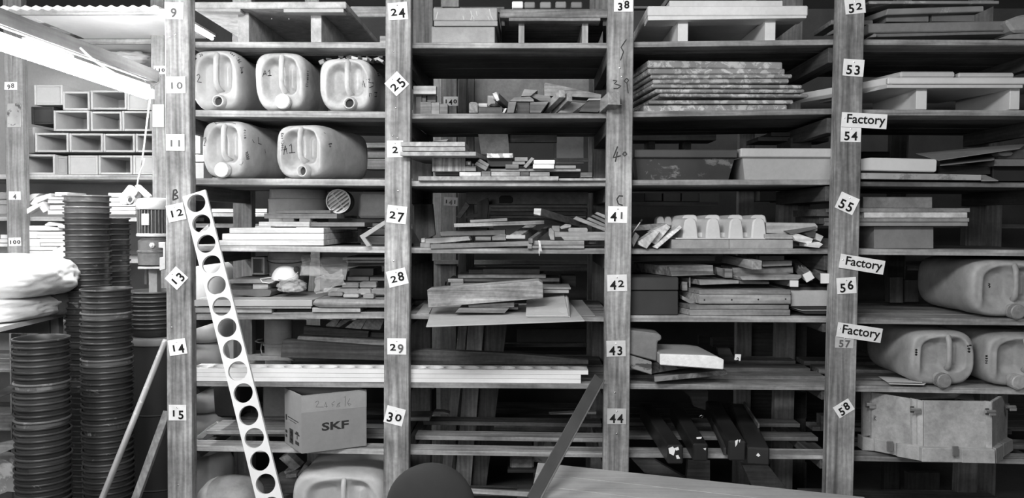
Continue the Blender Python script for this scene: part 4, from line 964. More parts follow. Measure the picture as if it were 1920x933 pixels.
for a, b, c, d, yy, lab in bl: W(lab, [(a + 4, b + 3), (a + 14, b), (c - 14, b), (c - 2, b + 4), (c, d - 8), (c - 6, d), (a + 6, d), (a, d - 8)], yy, .04, .33, name='wood_block', cat='block')
W('pale strip behind the small blocks, left', (1118, 282, 1262, 308), .3, .1, .35); W('pale strip behind the small blocks, right', (1268, 284, 1395, 308), .3, .1, .4); W('dark box behind the small block pile', (1130, 226, 1292, 280), .4, .2, .08, m=mottle(.08, .2), name='stored_box', cat='box')
W('thin pale sheet hanging below the fourth shelf near the second post', (1085, 152, 1395, 168), .25, .3, .5); W('second thin sheet below the fourth shelf near the second post', (1110, 172, 1395, 187), .25, .3, .35)
# pail behind, open box
pl = empty('plastic_pail', P(700, 330, .45), 'dirty white pail behind the dust mask on the fifth shelf', 'pail')
r = 145 / 3.589 / ppm(.45); c = P(705, 300, .45); zz0 = szx(4, 0, c.x) + .001
def zr(x, row, y): return P(x, row, y).z
lathe('pail_body', [(r * .82, zz0), (r * .95, zr(705, 190, .45)), (r, zr(705, 180, .45)), (r, zr(705, 165, .45)), (r * .97, zr(705, 160, .45)), (r * .98, zr(705, 118, .45))], mottle(.5, .2, 0, .5), (c.x, .5, 0), n=40, parent=pl)
tube('handle', None, None, [c + Vector((math.cos(a) * r * 1.01, .05 - math.sin(a) * r * .97, zr(705, 160, .45) - c.z - .02 * math.sin(a))) for a in [k * math.pi / 14 for k in range(15)]], .003, mottle(.1, .1), pl)
openbox('cardboard_box', 'small white open box left of the dirty pail, fifth shelf', 'box', 470, 150, 560, 268, .42, .12, mottle(.65, .08), wall=.008)
# dust mask
mk = empty('dust_mask', P(690, 300, .2), 'white domed dust mask with elastic straps, on the fifth shelf', 'mask')
vs, fs = [], []; mc_ = P(697, 304, .2); mw = 92 / 3.589 / ppm(.2); mh = 100 / 3.589 / ppm(.2); NU, NV = 36, 14
for j in range(NV + 1):
    for i in range(NU):
        a = 2 * math.pi * i / NU; e_ = j / NV * math.pi / 2; rr_ = math.cos(e_) ** .8; rp = 1 + .025 * math.cos(9 * a) * math.sin(e_ * 2)
        vs.append(mc_ + Vector((math.cos(a) * rr_ * mw * rp + .006 * math.sin(e_), math.sin(a) * rr_ * .05 * rp, math.sin(e_) * mh)))
for j in range(NV):
    for i in range(NU): fs.append([j * NU + i, j * NU + (i + 1) % NU, (j + 1) * NU + (i + 1) % NU, (j + 1) * NU + i])
fs.append(list(range(NU))[::-1])
mesh('mask_shell', vs, fs, mottle(.85, .05, 0, .8), mk, smooth=True)
lathe('valve', [(.013, 0), (.013, .006), (.004, .008)], mottle(.03, .2), P(775, 232, .18), (.6, -.8, .1), 16, mk)
tube('elastic_strap', None, None, [(612, 285, .17), (570, 290, .15), (530, 296, .14), (545, 318, .12), (590, 325, .13), (630, 310, .16)], .0022, flat(.75), mk)
tube('elastic_strap', None, None, [(655, 300, .15), (700, 303, .12), (760, 280, .12), (785, 250, .15)], .0022, flat(.75), mk)
# plastic bag
pb = empty('plastic_bag', P(760, 435, .15), 'crumpled clear plastic bag half full of powder, on the fifth shelf', 'bag')
c = P(755, 352, .17); o_ = blob('contents', None, None, c, .043 * 1.08, .055, .021, mottle(.4, .12), .12, 2.5, 4, 2.4, pb, flatb=.7)
o_.location = P(755, 355, .17)
def sheet(name, parent, pts, seed, mat, amp=.018, nu=22, nv=22, th=.0006):
    """crumpled film between four corner points"""
    A, B_, C_, D_ = pts; vs, fs = [], []
    for j in range(nv + 1):
        for i in range(nu + 1):
            u, v = i / nu, j / nv; p = (A * (1 - u) + B_ * u) * (1 - v) + (D_ * (1 - u) + C_ * u) * v
            q = Vector((u * 2.2, v * 2.2, seed)); e_ = abs(NZ.noise(q)) + .5 * abs(NZ.noise(q * 2.1)) + .12 * abs(NZ.noise(q * 4.3))
            p = p + Vector((NZ.noise(q + Vector((9, 0, 0))) * amp, -e_ * amp * 2.2, NZ.noise(q + Vector((0, 9, 0))) * amp)); vs.append(p)
    for j in range(nv):
        for i in range(nu): k = j * (nu + 1) + i; fs.append([k, k + 1, k + nu + 2, k + nu + 1])
    n = len(vs)
    return mesh(name, vs, fs, mat, parent)
FB = film(.8, .28)
o_ = blob('film', None, None, P(745, 345, .16), .053, .06, .028, FB, .3, 3.0, 5, 2.2, pb, flatb=.75, seed=8)
sheet('film', pb, (P(815, 150, .2), P(1120, 150, .24), P(1110, 300, .16), P(800, 270, .14)), 3, FB, .012)
sheet('film', pb, (P(905, 285, .15), P(1085, 230, .18), P(1110, 330, .12), P(905, 400, .1)), 7, FB, .011)
sheet('film', pb, (P(815, 130, .22), P(900, 130, .22), P(1000, 260, .17), P(820, 270, .15)), 11, FB, .012)
lo, hi = bounds([pb]); 
# column of white cans behind the rack (seen between posts)
Z(0, 0, 1)
WC = mottle(.88, .06, .05, .5, 5., 0., .05)
rows = [(486, 594), (592, 638), (636, 722), (720, 766), (764, 845), (843, 988)]
for i, (a, b) in enumerate(rows):
    c = P(384, (a + b) / 2, .95); hz = (b - a) / 2 / ppm(.95)
    blob('jerrycan', 'white jerrycan in the column behind the first bay, %s from top' % ('first', 'second', 'third', 'fourth', 'fifth', 'sixth')[i], 'jerrycan', c, .135, .17, hz * 1.03, WC, .03, 1.5, 4, 3.4, group=None, seed=i)
blob('jerrycan', 'white jerrycan standing right of the can column, behind the first bay', 'jerrycan', P(440, 660, 1.05), .09, .1, .085, WC, .03, 1.5, 4, 3.2)
# --- shelf 6
Z(340, 440, 3.589); on = (5, 0)
pl = empty('plastic_pail', P(640, 830, .35), 'tall pale pail with a wire handle left of the dark planks', 'pail')
c = P(645, 800, .38); r = 93 / 3.589 / ppm(.38); zz0 = szx(5, 0, c.x) + .001
lathe('pail_body', [(r * .95, zz0), (r * 1.0, zr(645, 745, .38)), (r * 1.12, zr(645, 742, .38)), (r * 1.14, zr(645, 728, .38)), (r * 1.02, zr(645, 722, .38)), (r * .98, zr(645, 566, .38))], mottle(.42, .15, 0, .5), (c.x, .4, 0), n=40, parent=pl)
tube('handle', None, None, [(545, 700, .36), (515, 705, .33), (498, 715, .32), (520, 724, .32), (548, 722, .34)], .003, mottle(.3, .1), pl); tube('handle', None, None, [(540, 725, .34), (535, 770, .3), (545, 812, .3)], .0025, mottle(.4, .1), pl)
for lab, pts, y, v in (('pale rounded batten leaning under the fifth shelf, leftmost of four', [(972, 605), (1020, 568), (1068, 568), (1038, 618), (975, 616)], .3, .5), ('grooved pale batten leaning under the fifth shelf, second of four', [(1038, 618), (1072, 575), (1145, 568), (1062, 622)], .3, .42),
    ('pale batten leaning under the fifth shelf, third of four', [(1100, 625), (1170, 572), (1248, 566), (1210, 634)], .28, .45), ('wide grey board leaning under the fifth shelf by the second post', [(1214, 634), (1250, 566), (1366, 568), (1336, 640)], .26, .28)): W(lab, pts, y, .06, v, 'Y')
W('dark plank with a nail, highest of the dark planks in the first bay', [(825, 614), (1262, 648), (1252, 706), (820, 682)], .26, .05, .12, con=.45); W('thin grey-streaked plank under the nailed dark plank', [(785, 680), (1385, 712), (1385, 756), (778, 706)], .2, .08, .2, con=.5)
W('darkest heavy plank lying on the sixth shelf, first bay', [(682, 706), (1400, 757), (1400, 846), (668, 824)], .16, .06, .05, con=.4)
W('dark plank peeping over the heavy plank beside the second post', [(1262, 655), (1400, 660), (1400, 706), (1256, 700)], .3, .05, .1)
W('grey flat board behind the white perforated boards, left', [(450, 812), (700, 818), (760, 846), (440, 846)], .3, .02, .35)
# white perforated boards lying on the shelf: three in a stack
Z(0, 0, 1)
HWM = mottle(.74, .04, .02, .6, 10.)
xa = P(352, 690, .02).x; xb = P(1104, 690, .02).x; zsh = max(szx(5, 0, xa), szx(5, 1, xb)) + .001
zq = [zsh + .001, zsh + .0185, zsh + .036]
HB_L = xb - xa
for i, (zz, sh, lab) in enumerate(((zq[0], -.03, 'bottom'), (zq[1], -.03, 'middle'), (zq[2], 0, 'top'))):
    v, f = holeboard(HB_L + sh, .10, .017, 22, .036)
    o = mesh('perforated_board', [Vector(q) for q in v], f, HWM, None, origin=Vector((0, 0, 0)))
    o.location = (xa, .02 + .05 + .03, zz); o.rotation_euler = (0, math.atan2(-(szx(5, 1, xb) - szx(5, 0, xa)), HB_L), 0)
    o.location.z = szx(5, 0, xa) + .0012 + i * .0182
    tag(o, 'long white board with a row of round holes, %s of the three lying flat' % lab, 'board')
# leaning perforated plank
pt = P(366, 363, -.035); pbm = P(507, 933, -.30); t = (.012 - pbm.z) / (pt.z - pbm.z); foot = pbm + (pt - pbm) * t
Lp = (pt - foot).length; dv = (pt - foot).normalized(); wv_ = Vector((1, 0, 0)); wv_ = (wv_ - dv * wv_.dot(dv)).normalized(); nv_ = dv.cross(wv_).normalized()
pitch = (P(374, 388, -.045) - P(501, 913, -.29)).length / 13
nh = int(Lp / pitch); v, f = holeboard(nh * pitch, .094, .014, nh, .0365, seg=40)
M_ = Matrix((dv, wv_, nv_)).transposed()
top = pt
vs = [top - dv * .001 - M_ @ Vector((q[0], -q[1], q[2])) for q in v]
o = mesh('perforated_plank', vs, f, mottle(.64, .05, 0, .55, 8.), None); tag(o, 'white plank with a row of round holes leaning against the first post', 'plank')
if abs(nv_.y) > 0 and nv_.y > 0: pass
# --- shelf 7
Z(340, 680, 3.689); on = (6, 0)
tbk = W('black plastic tub with rounded bottom at the back of the seventh shelf level', [(214, 150), (400, 150), (400, 416), (262, 414), (236, 400), (226, 370)], .5, .18, m=mottle(.045, .2, 0, .4), name='plastic_tub', cat='tub', bev=.012)
rest([tbk], 6, 0)
W('grey translucent crate behind the cardboard box', (562, 150, 735, None), .52, .12, on=on, m=mottle(.22, .15, 0, .4), name='plastic_crate', cat='crate', bev=.008)
W('flat grey board lying across the slats left of the cardboard box', (172, 466, 730, 493), .2, .18, .35)
W('pale diagonal slat at the left end of the seventh shelf', [(78, 530), (190, 440), (240, 408), (262, 420), (150, 522)], .35, .02, .5)
# cardboard box
zs = szx(6, 0, P(835, 600, .05).x) + .004
a = onz(832, 627, zs); b = onz(1281, 571, zs); c = onz(716, 548, zs); dd = b + (c - a)
Hh = (P(845, 228, a.y).z - zs); up = Vector((0, 0, Hh))
cb = empty('cardboard_box', (a + dd) / 2, 'open grey cardboard box lettered SKF and handwritten numbers', 'box')
CBM = mottle(.25, .08, 0, .8, 6.); 
def wall(nm, p, q, h0, h1, ctr):
    n_ = (q - p).cross(Vector((0, 0, 1))).normalized(); n_ = n_ if n_.dot(ctr - p) > 0 else -n_
    vs = [p, q, q + Vector((0, 0, h1)), p + Vector((0, 0, h0))]; vs += [v_ + n_ * .005 for v_ in vs]
    return mesh(nm, vs, [[0, 1, 2, 3], [7, 6, 5, 4]] + [[i, (i + 1) % 4, 4 + (i + 1) % 4, 4 + i] for i in range(4)], CBM, cb)
ctr = (a + dd) / 2
w1 = wall('side_panel', a, b, Hh, Hh + .002, ctr); wall('side_panel', b, dd, Hh, Hh - .01, ctr); wall('side_panel', dd, c, Hh - .012, Hh - .004, ctr); w2 = wall('side_panel', c, a, Hh - .003, Hh, ctr)
f_ = [a, b, dd, c]; f_ = [p.lerp(ctr, .03) + Vector((0, 0, .001)) for p in f_]
mesh('bottom_panel', f_ + [p + Vector((0, 0, .004)) for p in f_], [[0, 1, 2, 3], [7, 6, 5, 4]] + [[i, (i + 1) % 4, 4 + (i + 1) % 4, 4 + i] for i in range(4)], CBM, cb)
tp = mesh('packing_tape', [p + Vector((0, 0, z_)) - (ctr - (a + b) / 2).normalized() * .0006 for z_ in (Hh * .70, Hh - .002) for p in (a, b)] + [p + Vector((0, 0, z_)) for z_ in (Hh * .70, Hh - .002) for p in (a, b)], [[0, 1, 3, 2], [4, 6, 7, 5], [0, 4, 5, 1], [2, 3, 7, 6], [0, 2, 6, 4], [1, 5, 7, 3]], mottle(.33, .1, 0, .3), cb)
ex = (b - a).normalized(); nn_ = ex.cross(Vector((0, 0, 1))).normalized()
if nn_.y > 0: nn_ = -nn_
tm = textmesh('SKF', .052, offs=.0016)
o = bpy.data.objects.new('printed_letters', tm); COL.objects.link(o); tm.materials.append(flat(.035, .8, .1))
o.parent = cb; ctr_t = a + ex * ((b - a).length * .51) + Vector((0, 0, Hh * .36)) + nn_ * .0004
M4 = Matrix((ex, Vector((0, 0, 1)), nn_)).transposed().to_4x4(); M4.translation = ctr_t; o.matrix_parent_inverse = wm(cb).inverted(); o.matrix_basis = M4 @ Matrix.Diagonal((1.35, .85, 1, 1))
scribble(w1, [[(925, 272), (945, 262), (950, 275), (930, 305), (985, 305)], [(1000, 270), (990, 300), (1012, 300)], [(1005, 280), (1003, 308)], [(1060, 265), (1040, 280), (1045, 300), (1058, 290), (1042, 285)], [(1095, 278), (1085, 290), (1100, 300), (1075, 305), (1080, 285), (1100, 272)], [(1125, 238), (1135, 230), (1133, 300)], [(1165, 245), (1150, 275), (1160, 298), (1175, 285), (1155, 280)]], .0009, flat(.08), 'handwriting')
e2 = (c - a); n2 = Vector((0, 0, 1)).cross(e2.normalized()); n2 = n2 if n2.y < 0 else -n2
def mark(u0, u1, v0, v1, m): 
    q = [a + e2 * u + Vector((0, 0, Hh * v_)) + n2 * .0005 for u, v_ in ((u0, v0), (u1, v0), (u1, v1), (u0, v1))]
    return mesh('printed_mark', q + [p - n2 * .0004 for p in q], [[0, 1, 2, 3], [7, 6, 5, 4]] + [[i, (i + 1) % 4, 4 + (i + 1) % 4, 4 + i] for i in range(4)], m, cb)
DKM = flat(.03)
mark(.48, .70, .06, .32, DKM); mark(.52, .66, .20, .28, flat(.35)); mark(.52, .66, .09, .15, flat(.35)); mark(.14, .36, .10, .16, DKM); mark(.12, .38, .27, .30, DKM); mark(.18, .32, .30, .33, DKM); mark(.23, .27, .2, .26, DKM); mark(.84, .95, .12, .17, DKM); mark(.84, .95, .2, .25, DKM); mark(.86, .93, .43, .53, DKM); mark(.18, .8, .50, .515, DKM); mark(.3, .7, .46, .47, DKM)
# --- bottom level
for i, pts in enumerate(([(675, 660), (735, 632), (825, 715), (775, 750)], [(710, 750), (780, 738), (785, 760), (715, 768)], [(720, 771), (795, 765), (798, 790), (722, 796)], [(800, 775), (850, 700), (876, 710), (852, 780), (815, 800)], [(858, 740), (905, 712), (990, 830), (930, 860), (895, 805)], [(918, 692), (995, 675), (1002, 694), (945, 742), (912, 720)], [(945, 748), (1002, 697), (1080, 800), (1020, 832)], [(985, 768), (1045, 705), (1130, 800), (1075, 830)], [(1085, 735), (1165, 728), (1168, 830), (1120, 830)])):
    W('wood block in the heap under the cardboard box, %s' % ('leftmost tilted one', 'thin pale one', 'second thin pale one', 'upright narrow one', 'long tilted one', 'pale-topped one behind', 'second long tilted one', 'rightmost tilted one', 'darker one at the right')[i], pts, .3 + .04 * ((i * 3) % 4), .06, (.35, .4, .42, .33, .28, .38, .3, .33, .2)[i], 'Y')
W('heap base board under the wood blocks, bottom of the first bay', [(640, 800), (700, 780), (1190, 806), (1190, 900), (650, 900)], .46, .1, .2)
j1, k1 = jerrycan('large pale jerrycan lying at the bottom edge of the first bay', 775, 812, 1400, 1260, .06, .4, 7, 0, cap=True, v=.5)
sk_ = blob('sack', 'grey rounded sack at the bottom edge behind the leaning plank', 'sack', P(340, 960, .2), .13, .12, .1, mottle(.3, .2), .06, 2., 4, 3.)
rest([sk_], 7, 0)
# ================================================================ BAY 2
Z(740, 0, 3.887); on = (0, 1)
DW = mottle(.3, .18, .05, .7, 6.)
W('lower of two grey boxes at the top of the second bay', (268, 192, 730, None), .06, .4, on=on, m=DW, name='grey_box', cat='box', bev=.003)
gb = W('upper grey box with scratched front at the top of the second bay', (281, 56, 748, 151), .055, .4, m=DW, name='grey_box', cat='box', bev=.003)
prism('lid_edge', None, None, (286, 152, 750, 189), .05, .4, mottle(.27, .15), parent=gb)
scribble(gb, [[(555, 78), (562, 110), (578, 130), (578, 150)], [(562, 112), (556, 148)], [(690, 65), (700, 110), (718, 148)], [(595, 80), (602, 115)], [(315, 85), (300, 140)], [(680, 120), (690, 148)], [(498, 115), (505, 145)]], .0016, flat(.45), 'scratches')
dp = pallet('dark weathered pallet at the top of the second bay', 765, 62, 1556, 124, .06, .55, [(902, 945), (1366, 1410)], shelf_row(0, 1, 900, .1) - .5, wood(.2, 'X', .5), inset=.05, under=.0, lm=wood(.4, 'Z'))
prism('under_slat', None, None, (832, 127, 1500, 149), .065, .08, wood(.24, 'X', .4), parent=dp)
for x in (790, 1530): hexa('side_board', None, None, P(x, 140, .1) , P(x, 270, .45), .015, .05, wood(.08, 'Y'), dp)
rest(dp, 0, 1)
for i, (a, b, c, d, v, lab) in enumerate(((855, 8, 936, 58, .8, 'bright white block on the dark pallet'), (945, 12, 1023, 58, .2, 'first grey block right of the white one on the dark pallet'), (1060, 12, 1140, 58, .25, 'second grey block on the dark pallet'), (1172, 10, 1251, 57, .24, 'third grey block on the dark pallet'), (1286, 12, 1367, 57, .18, 'last grey block at the right on the dark pallet'))):
    W(lab, (a, b, c, d), .3, .1, m=mottle(v, .12, .0, .6), name='small_block', cat='block', bev=.004)
W('rail', (150, 50, 800, 88), RY, .04, .22, parent=R2, name='rail'); W('pale post stub behind the grey boxes, top of the second bay', (345, -40, 467, 49), .85, .05, .35, 'Z')
Z(740, 0, 3.887); on = (1, 1)
FW('wide pale timber beside the post tagged 140', (275, 500, 352, 960), RY + .0, .05, .34, 'Z'); FW('dark timber upright right of tag 140', (468, 500, 526, 900), RY - .2, .04, .1, 'Z'); FW('shaded timber upright left of the cracked panel', (532, 500, 580, 900), RY - .15, .04, .16, 'Z')
W('cracked pale panel at the back of the second bay', (575, 480, 1422, 900), RY + .1, .02, m=mottle(.34, .22, 0, .85, 7.), name='wallboard', cat='panel')
FW('grey upright at the right of the cracked panel', (1446, 500, 1498, 900), RY - .05, .04, .2, 'Z')
stick('pale roller lying across two upright blocks, left end of the second bay', (140, 660, .12), (306, 660, .12), .035, .034, .45, 'X')
W('thin dark upright block under the left of the roller', (155, 686, 196, None), .13, .05, .2, on=on); W('upright block under the middle of the roller', (198, 686, 228, None), .14, .05, .16, on=on); W('upright block under the right of the roller', (234, 686, 300, 742), .16, .05, .25)
for a, b, c, v, lab in ((186, 742, 266, .33, 'pale cube left of its twin below the roller'), (267, 745, 326, .36, 'pale cube right of its twin below the roller'), (328, 756, 386, .2, 'darker cube beside tag 140')): W(lab, (a, b, c, None), .08, .07, v, on=on, name='wood_block', cat='block')
W('rounded block with growth rings on its end, second bay', [(542, 752), (555, 742), (590, 742), (606, 755), (606, 822), (542, 822)], .08, .12, .34, 'Y', name='wood_block', cat='block')
W('pale-topped dark block in the offcut heap, second shelf', (610, 780, 784, None), .08, .12, .09, on=on); W('pale block top peeping behind the dark one, left of the heap', (609, 752, 676, 779), .12, .1, .5); W('mottled block standing behind the dark lump', (676, 696, 734, 778), .2, .08, .3, m=worn(.25, .4, .5, 20.))
blob('clay_lump', 'dark knobbly lump in the offcut heap, second shelf', 'lump', P(732, 772, .13), .022, .03, .008, mottle(.04, .3), .3, 6., 3)
stick('short stick with bright white end tilted in the heap', (738, 700, .05), (808, 765, .2), .022, .028, .25); W('bright end face of the tilted short stick', [(712, 680), (742, 669), (764, 728), (744, 738)], .043, .004, .7, name='wood_end', cat='wood')
W('small pale wedge at the foot of the tilted short stick', [(783, 822), (806, 786), (818, 788), (802, 823)], .06, .05, .55)
W('square-ended offcut leaning, left of the dark gap', [(832, 741), (888, 740), (868, 822), (818, 823)], .06, .1, .28); W('broad flat offcut lying over the leaning ones', [(836, 738), (868, 710), (985, 702), (1012, 722), (1016, 740)], .09, .1, .3)
W('dark block under the broad flat offcut', (892, 743, 982, None), .1, .12, .09, on=on); W('brown sloping offcut right of the dark block', [(986, 745), (1126, 737), (1064, 822), (985, 822)], .08, .1, .2)
W('dark offcut with a pale top in the middle of the heap', [(921, 700), (944, 648), (1044, 656), (992, 698)], .18, .1, .32); W('long offcut lying behind the middle of the heap', [(990, 700), (1012, 682), (1132, 700), (1150, 735), (1060, 735)], .2, .1, .28)
W('long pale log lying on the heap, right half', [(1088, 612), (1100, 602), (1235, 628), (1508, 688), (1502, 716), (1240, 700), (1090, 698)], .24, .09, .36, con=.45)
stick('pale square stick rising to the right with nail holes', (1222, 682, -.01), (1080, 822, .22), .026, .03, .42)
stick('round-ended stick beside the pale square one', (1275, 706, .0), (1160, 826, .2), .022, .036, .3)
W('grey three-cornered board below the sticks', [(1186, 822), (1290, 742), (1392, 752), (1296, 822)], .1, .02, .3)
W('dark board with pale upper edge near the third post', [(1345, 812), (1412, 722), (1546, 722), (1550, 748), (1482, 818)], .04, .05, .1); W('pale strip on the dark board near the third post', [(1398, 738), (1414, 716), (1546, 716), (1548, 728), (1412, 730)], .03, .05, .35)
stick('stout stick jutting out over the third post', (1600, 716, -.075), (1500, 806, .12), .048, .05, .3)
# --- shelf 3
Z(740, 220, 3.457); on = (2, 1)
CH = mottle(.34, .3, .06, .8, 30.)
W('top chipboard strip of three jutting past the second post', (38, 158, 456, 187), -.055, .4, m=CH); W('middle chipboard strip of three jutting past the second post', (46, 191, 457, 218), -.05, .4, m=CH); W('bottom and longest chipboard strip of three jutting past the second post', (35, 222, 527, 249), -.045, .42, m=CH, dx=.1)
W('thin splintered piece on top of the chipboard strips', [(245, 152), (350, 140), (335, 156)], .1, .1, .35)
eg = W('stout block with striped end grain under the chipboard strips', (243, 253, 458, 350), .05, .1, .33, 'Z', name='wood_block', cat='block', con=.5)
W('dark packing piece under the striped block', (262, 352, 418, 376), .1, .12, .12)
W('tiny block with a white square end', (461, 283, 495, 313), .06, .06, .4, name='wood_block', cat='block'); W('white square on the end of the tiny block', (474, 290, 490, 306), .057, .003, .8, m=PAPER, name='paper_square', cat='paper')
W('small block under the tiny one', (457, 316, 527, 349), .05, .08, .33, name='wood_block', cat='block')
W('upper of two tilted blocks leaning together, third shelf', [(550, 266), (614, 304), (602, 322), (536, 284)], .05, .08, .38); W('lower of two tilted blocks leaning together, third shelf', [(533, 286), (604, 323), (590, 346), (518, 304)], .045, .08, .33)
W('flat piece with bright painted edge, third shelf', (598, 232, 767, 262), .06, .14, .42, m=worn(.3, .7, .5, 25.)); W('dark block under the bright painted piece', (601, 264, 765, 318), .09, .12, .05)
for a, b, c, d, v, lab in ((778, 257, 862, 283, .42, 'upper pale little board right of the dark block'), (763, 286, 845, 304, .35, 'thin little board under the upper pale one'), (718, 304, 804, 332, .26, 'grey little block right of the dark block'), (1040, 311, 1175, 331, .38, 'short flat board right of the white blocks')): W(lab, (a, b, c, d), .06, .1, v)
W('tilted stick propped between the small blocks and the white ones', [(888, 256), (906, 268), (852, 329), (834, 317)], .05, .07, .4)
W('upper of two bright white blocks, third shelf', (901, 276, 1038, 301), .05, .09, m=mottle(.85, .04, 0, .6), name='white_block', cat='block'); W('lower of two bright white blocks, third shelf', (896, 303, 1034, 331), .045, .09, m=mottle(.72, .15, 0, .6, 20.), name='white_block', cat='block')
W('long board under the small blocks, third shelf', (622, 333, 1206, 350), .07, .2, .33, con=.4)
for a, b, c, d, v, lab in ((420, 353, 559, 381, .45, 'speckled pale block at the left of the low row'), (563, 349, 622, 381, .2, 'dark square block second in the low row'), (626, 352, 812, 379, .35, 'longest block of the low row, third shelf'), (815, 353, 871, 380, .2, 'short dark block of the low row, third shelf'), (875, 354, 1005, 380, .24, 'grey block fifth in the low row, third shelf'), (1207, 356, 1281, 388, .36, 'lone pale block at the right end of the third shelf')): W(lab, (a, b, c, d), .05, .12, v, con=.4)
W('dark recessed packer under the long board, right', (1010, 354, 1200, 388), .12, .1, .04)
W('long chipboard base strip on the third shelf, left', (152, 381, 1063, None), .03, .35, m=CH, on=on); W('long chipboard base strip on the third shelf, right', (1066, 394, 1385, None), .03, .3, m=CH, on=on)
W('frosted panel leaning in the back of the third shelf', [(540, 100), (735, 108), (745, 240), (560, 240)], .6, .02, m=mottle(.6, .3, 0, .5, 12.), name='wallboard', cat='panel')
W('grey board high behind the white blocks', (735, 108, 1052, 160), .64, .04, .22); W('dark carton behind the white blocks', (742, 166, 1032, 300), .5, .15, m=mottle(.1, .1), name='stored_box', cat='box')
W('pale plaster patch at the back of the third shelf', (1050, 60, 1225, 300), RY + .1, .02, m=mottle(.3, .15)); FW('grey upright right of the plaster patch', (1258, 60, 1316, 420), RY - .05, .04, .2, 'Z'); W('rail', (1000, 263, 1290, 290), RY - .02, .02, .2, parent=R2, name='rail')
# --- shelf 4
on = (3, 1)
lb = W('long speckled grey box with a rounded slot, back of the fourth shelf', (462, 478, 1254, 562), .62, .12, m=mottle(.17, .25, 0, .7, 25.), name='long_box', cat='box')
W('slot in the long speckled box', [(677, 520), (690, 506), (750, 506), (766, 520), (766, 545), (755, 556), (677, 556)], .616, .004, m=flat(.01), name='dark_slot', cat='slot')  # near-black plate on a solid front, shade of the slot put into colour
for i, (a, b, c, d) in enumerate(((620, 570, 1252, 585), (612, 588, 1245, 609), (614, 613, 1240, 634), (620, 638, 1240, 654))): W('dark slab in the flat stack behind tag 141, %s' % ('top one', 'second one', 'third one', 'lowest one')[i], (a, b, c, d), .42, .15, .11 + .02 * (i % 2), con=.4)
W('dark long carton under the flat dark slabs', (640, 660, 1200, None), .45, .15, m=mottle(.035, .2), on=on, name='stored_box', cat='box')
W('dark leaning board at the left end of the fourth shelf', [(125, 560), (245, 560), (262, 760), (165, 810), (125, 740)], .4, .03, .09, 'Z'); W('dark square board above the leaning one, fourth shelf left', (118, 524, 220, 570), .5, .04, .08)
W('dark folded bracket piece right of the tag 141 post', [(398, 645), (462, 545), (487, 572), (425, 655)], .5, .03, .14); W('dark curved piece behind the long pale board', [(450, 640), (540, 618), (540, 648), (460, 655)], .5, .03, .1); W('dark upright offcut at the left of the dark slabs', [(535, 550), (605, 520), (612, 560), (600, 655), (540, 655)], .5, .03, .1, 'Z')
sq = stick('square stick pointing at the viewer from the dark slabs', (927, 612, .04), (1182, 690, .4), .031, .03, .16); W('pale square end of the pointing stick', [(904, 588), (951, 590), (945, 636), (901, 626)], .03, .008, .48, name='wood_end', cat='wood')
for i, pts in enumerate(([(1158, 658), (1178, 640), (1385, 722), (1385, 745), (1362, 738)], [(1246, 662), (1258, 646), (1385, 700), (1385, 722)], [(1276, 642), (1288, 630), (1385, 672), (1385, 695)], [(1300, 625), (1312, 611), (1385, 640), (1385, 666)])): W('sloping grey plank by the third post, %s from below' % ('first', 'second', 'third', 'fourth')[i], pts, .06 + .06 * i, .05, .3 + .03 * (i % 2))
W('short thin pale board on the long one, fourth shelf', [(488, 664), (728, 652), (730, 670), (490, 681)], .14, .12, .42)
W('long pale tilted board, fourth shelf', [(383, 687), (969, 667), (970, 691), (385, 712)], .12, .1, .36, con=.4)
W('dark board under the long pale tilted one', [(290, 742), (330, 738), (716, 726), (716, 762), (300, 768)], .16, .1, .13); W('short dark spacer beneath the long pale tilted board', (415, 714, 602, 732), .2, .1, .08)
stick('pale plank with its end towards the viewer, fourth shelf', (785, 768, .03), (885, 704, .4), .036 * 2.6 / 2, .012, .45); W('pale end face of the plank towards the viewer', (723, 762, 846, 786), .022, .006, .5, name='wood_end', cat='wood')
stick('narrow plank lying right of the one facing the viewer', (880, 800, .02), (985, 722, .35), .018, .02, .26)
W('blunt grey end left of the plank facing the viewer', [(630, 772), (690, 756), (721, 760), (721, 796), (632, 796)], .07, .1, .28); W('low grey block under the dark board, fourth shelf', (523, 773, 625, 797), .1, .1, .24)
W('light square-ended board at the left of the fourth shelf', [(197, 787), (478, 770), (492, 796), (262, 817), (199, 816)], .06, .09, .38, con=.35); W('small pale block beside the square-ended board, upper left', (172, 782, 196, 810), .09, .06, .4); W('small pale block beside the base board, lower left', (165, 813, 229, None), .05, .06, .42, on=on)
W('long base board with shadowed face, fourth shelf', [(231, 822), (867, 801), (872, 832), (232, 851)], .04, .06, .33); W('upper base strip at the right of the fourth shelf', (896, 799, 1229, 826), .05, .12, .34); W('lower base strip at the right of the fourth shelf', (872, 829, 1229, None), .04, .14, .36, on=on)
W('torn pale splinter hanging off the fourth shelf edge', [(930, 795), (945, 800), (950, 840), (958, 870), (942, 868), (938, 900), (932, 870), (936, 840)], .012, .004, .6, name='wood_splinter', cat='splinter')
W('small square offcut end hanging off the shelf edge', (862, 800, 890, 850), .03, .04, .3)
W('knobby grey block right of the planks, fourth shelf', (1020, 702, 1070, 741), .1, .06, .3); W('tilted round-cornered piece on the knobby block', [(1070, 710), (1110, 690), (1145, 695), (1140, 712), (1080, 724)], .09, .05, .33); W('pale rounded block on the wide pale board', [(1125, 725), (1135, 715), (1245, 715), (1252, 725), (1250, 742), (1240, 746), (1130, 744)], .07, .07, .36)
W('wide pale board ending at the third post', [(1035, 742), (1390, 742), (1390, 797), (1100, 797), (1080, 774), (1040, 774)], .06, .08, .36); W('arched end piece left of the wide pale board', [(1000, 722), (1015, 716), (1034, 742), (1036, 796), (1010, 792), (1000, 760)], .055, .05, .38)
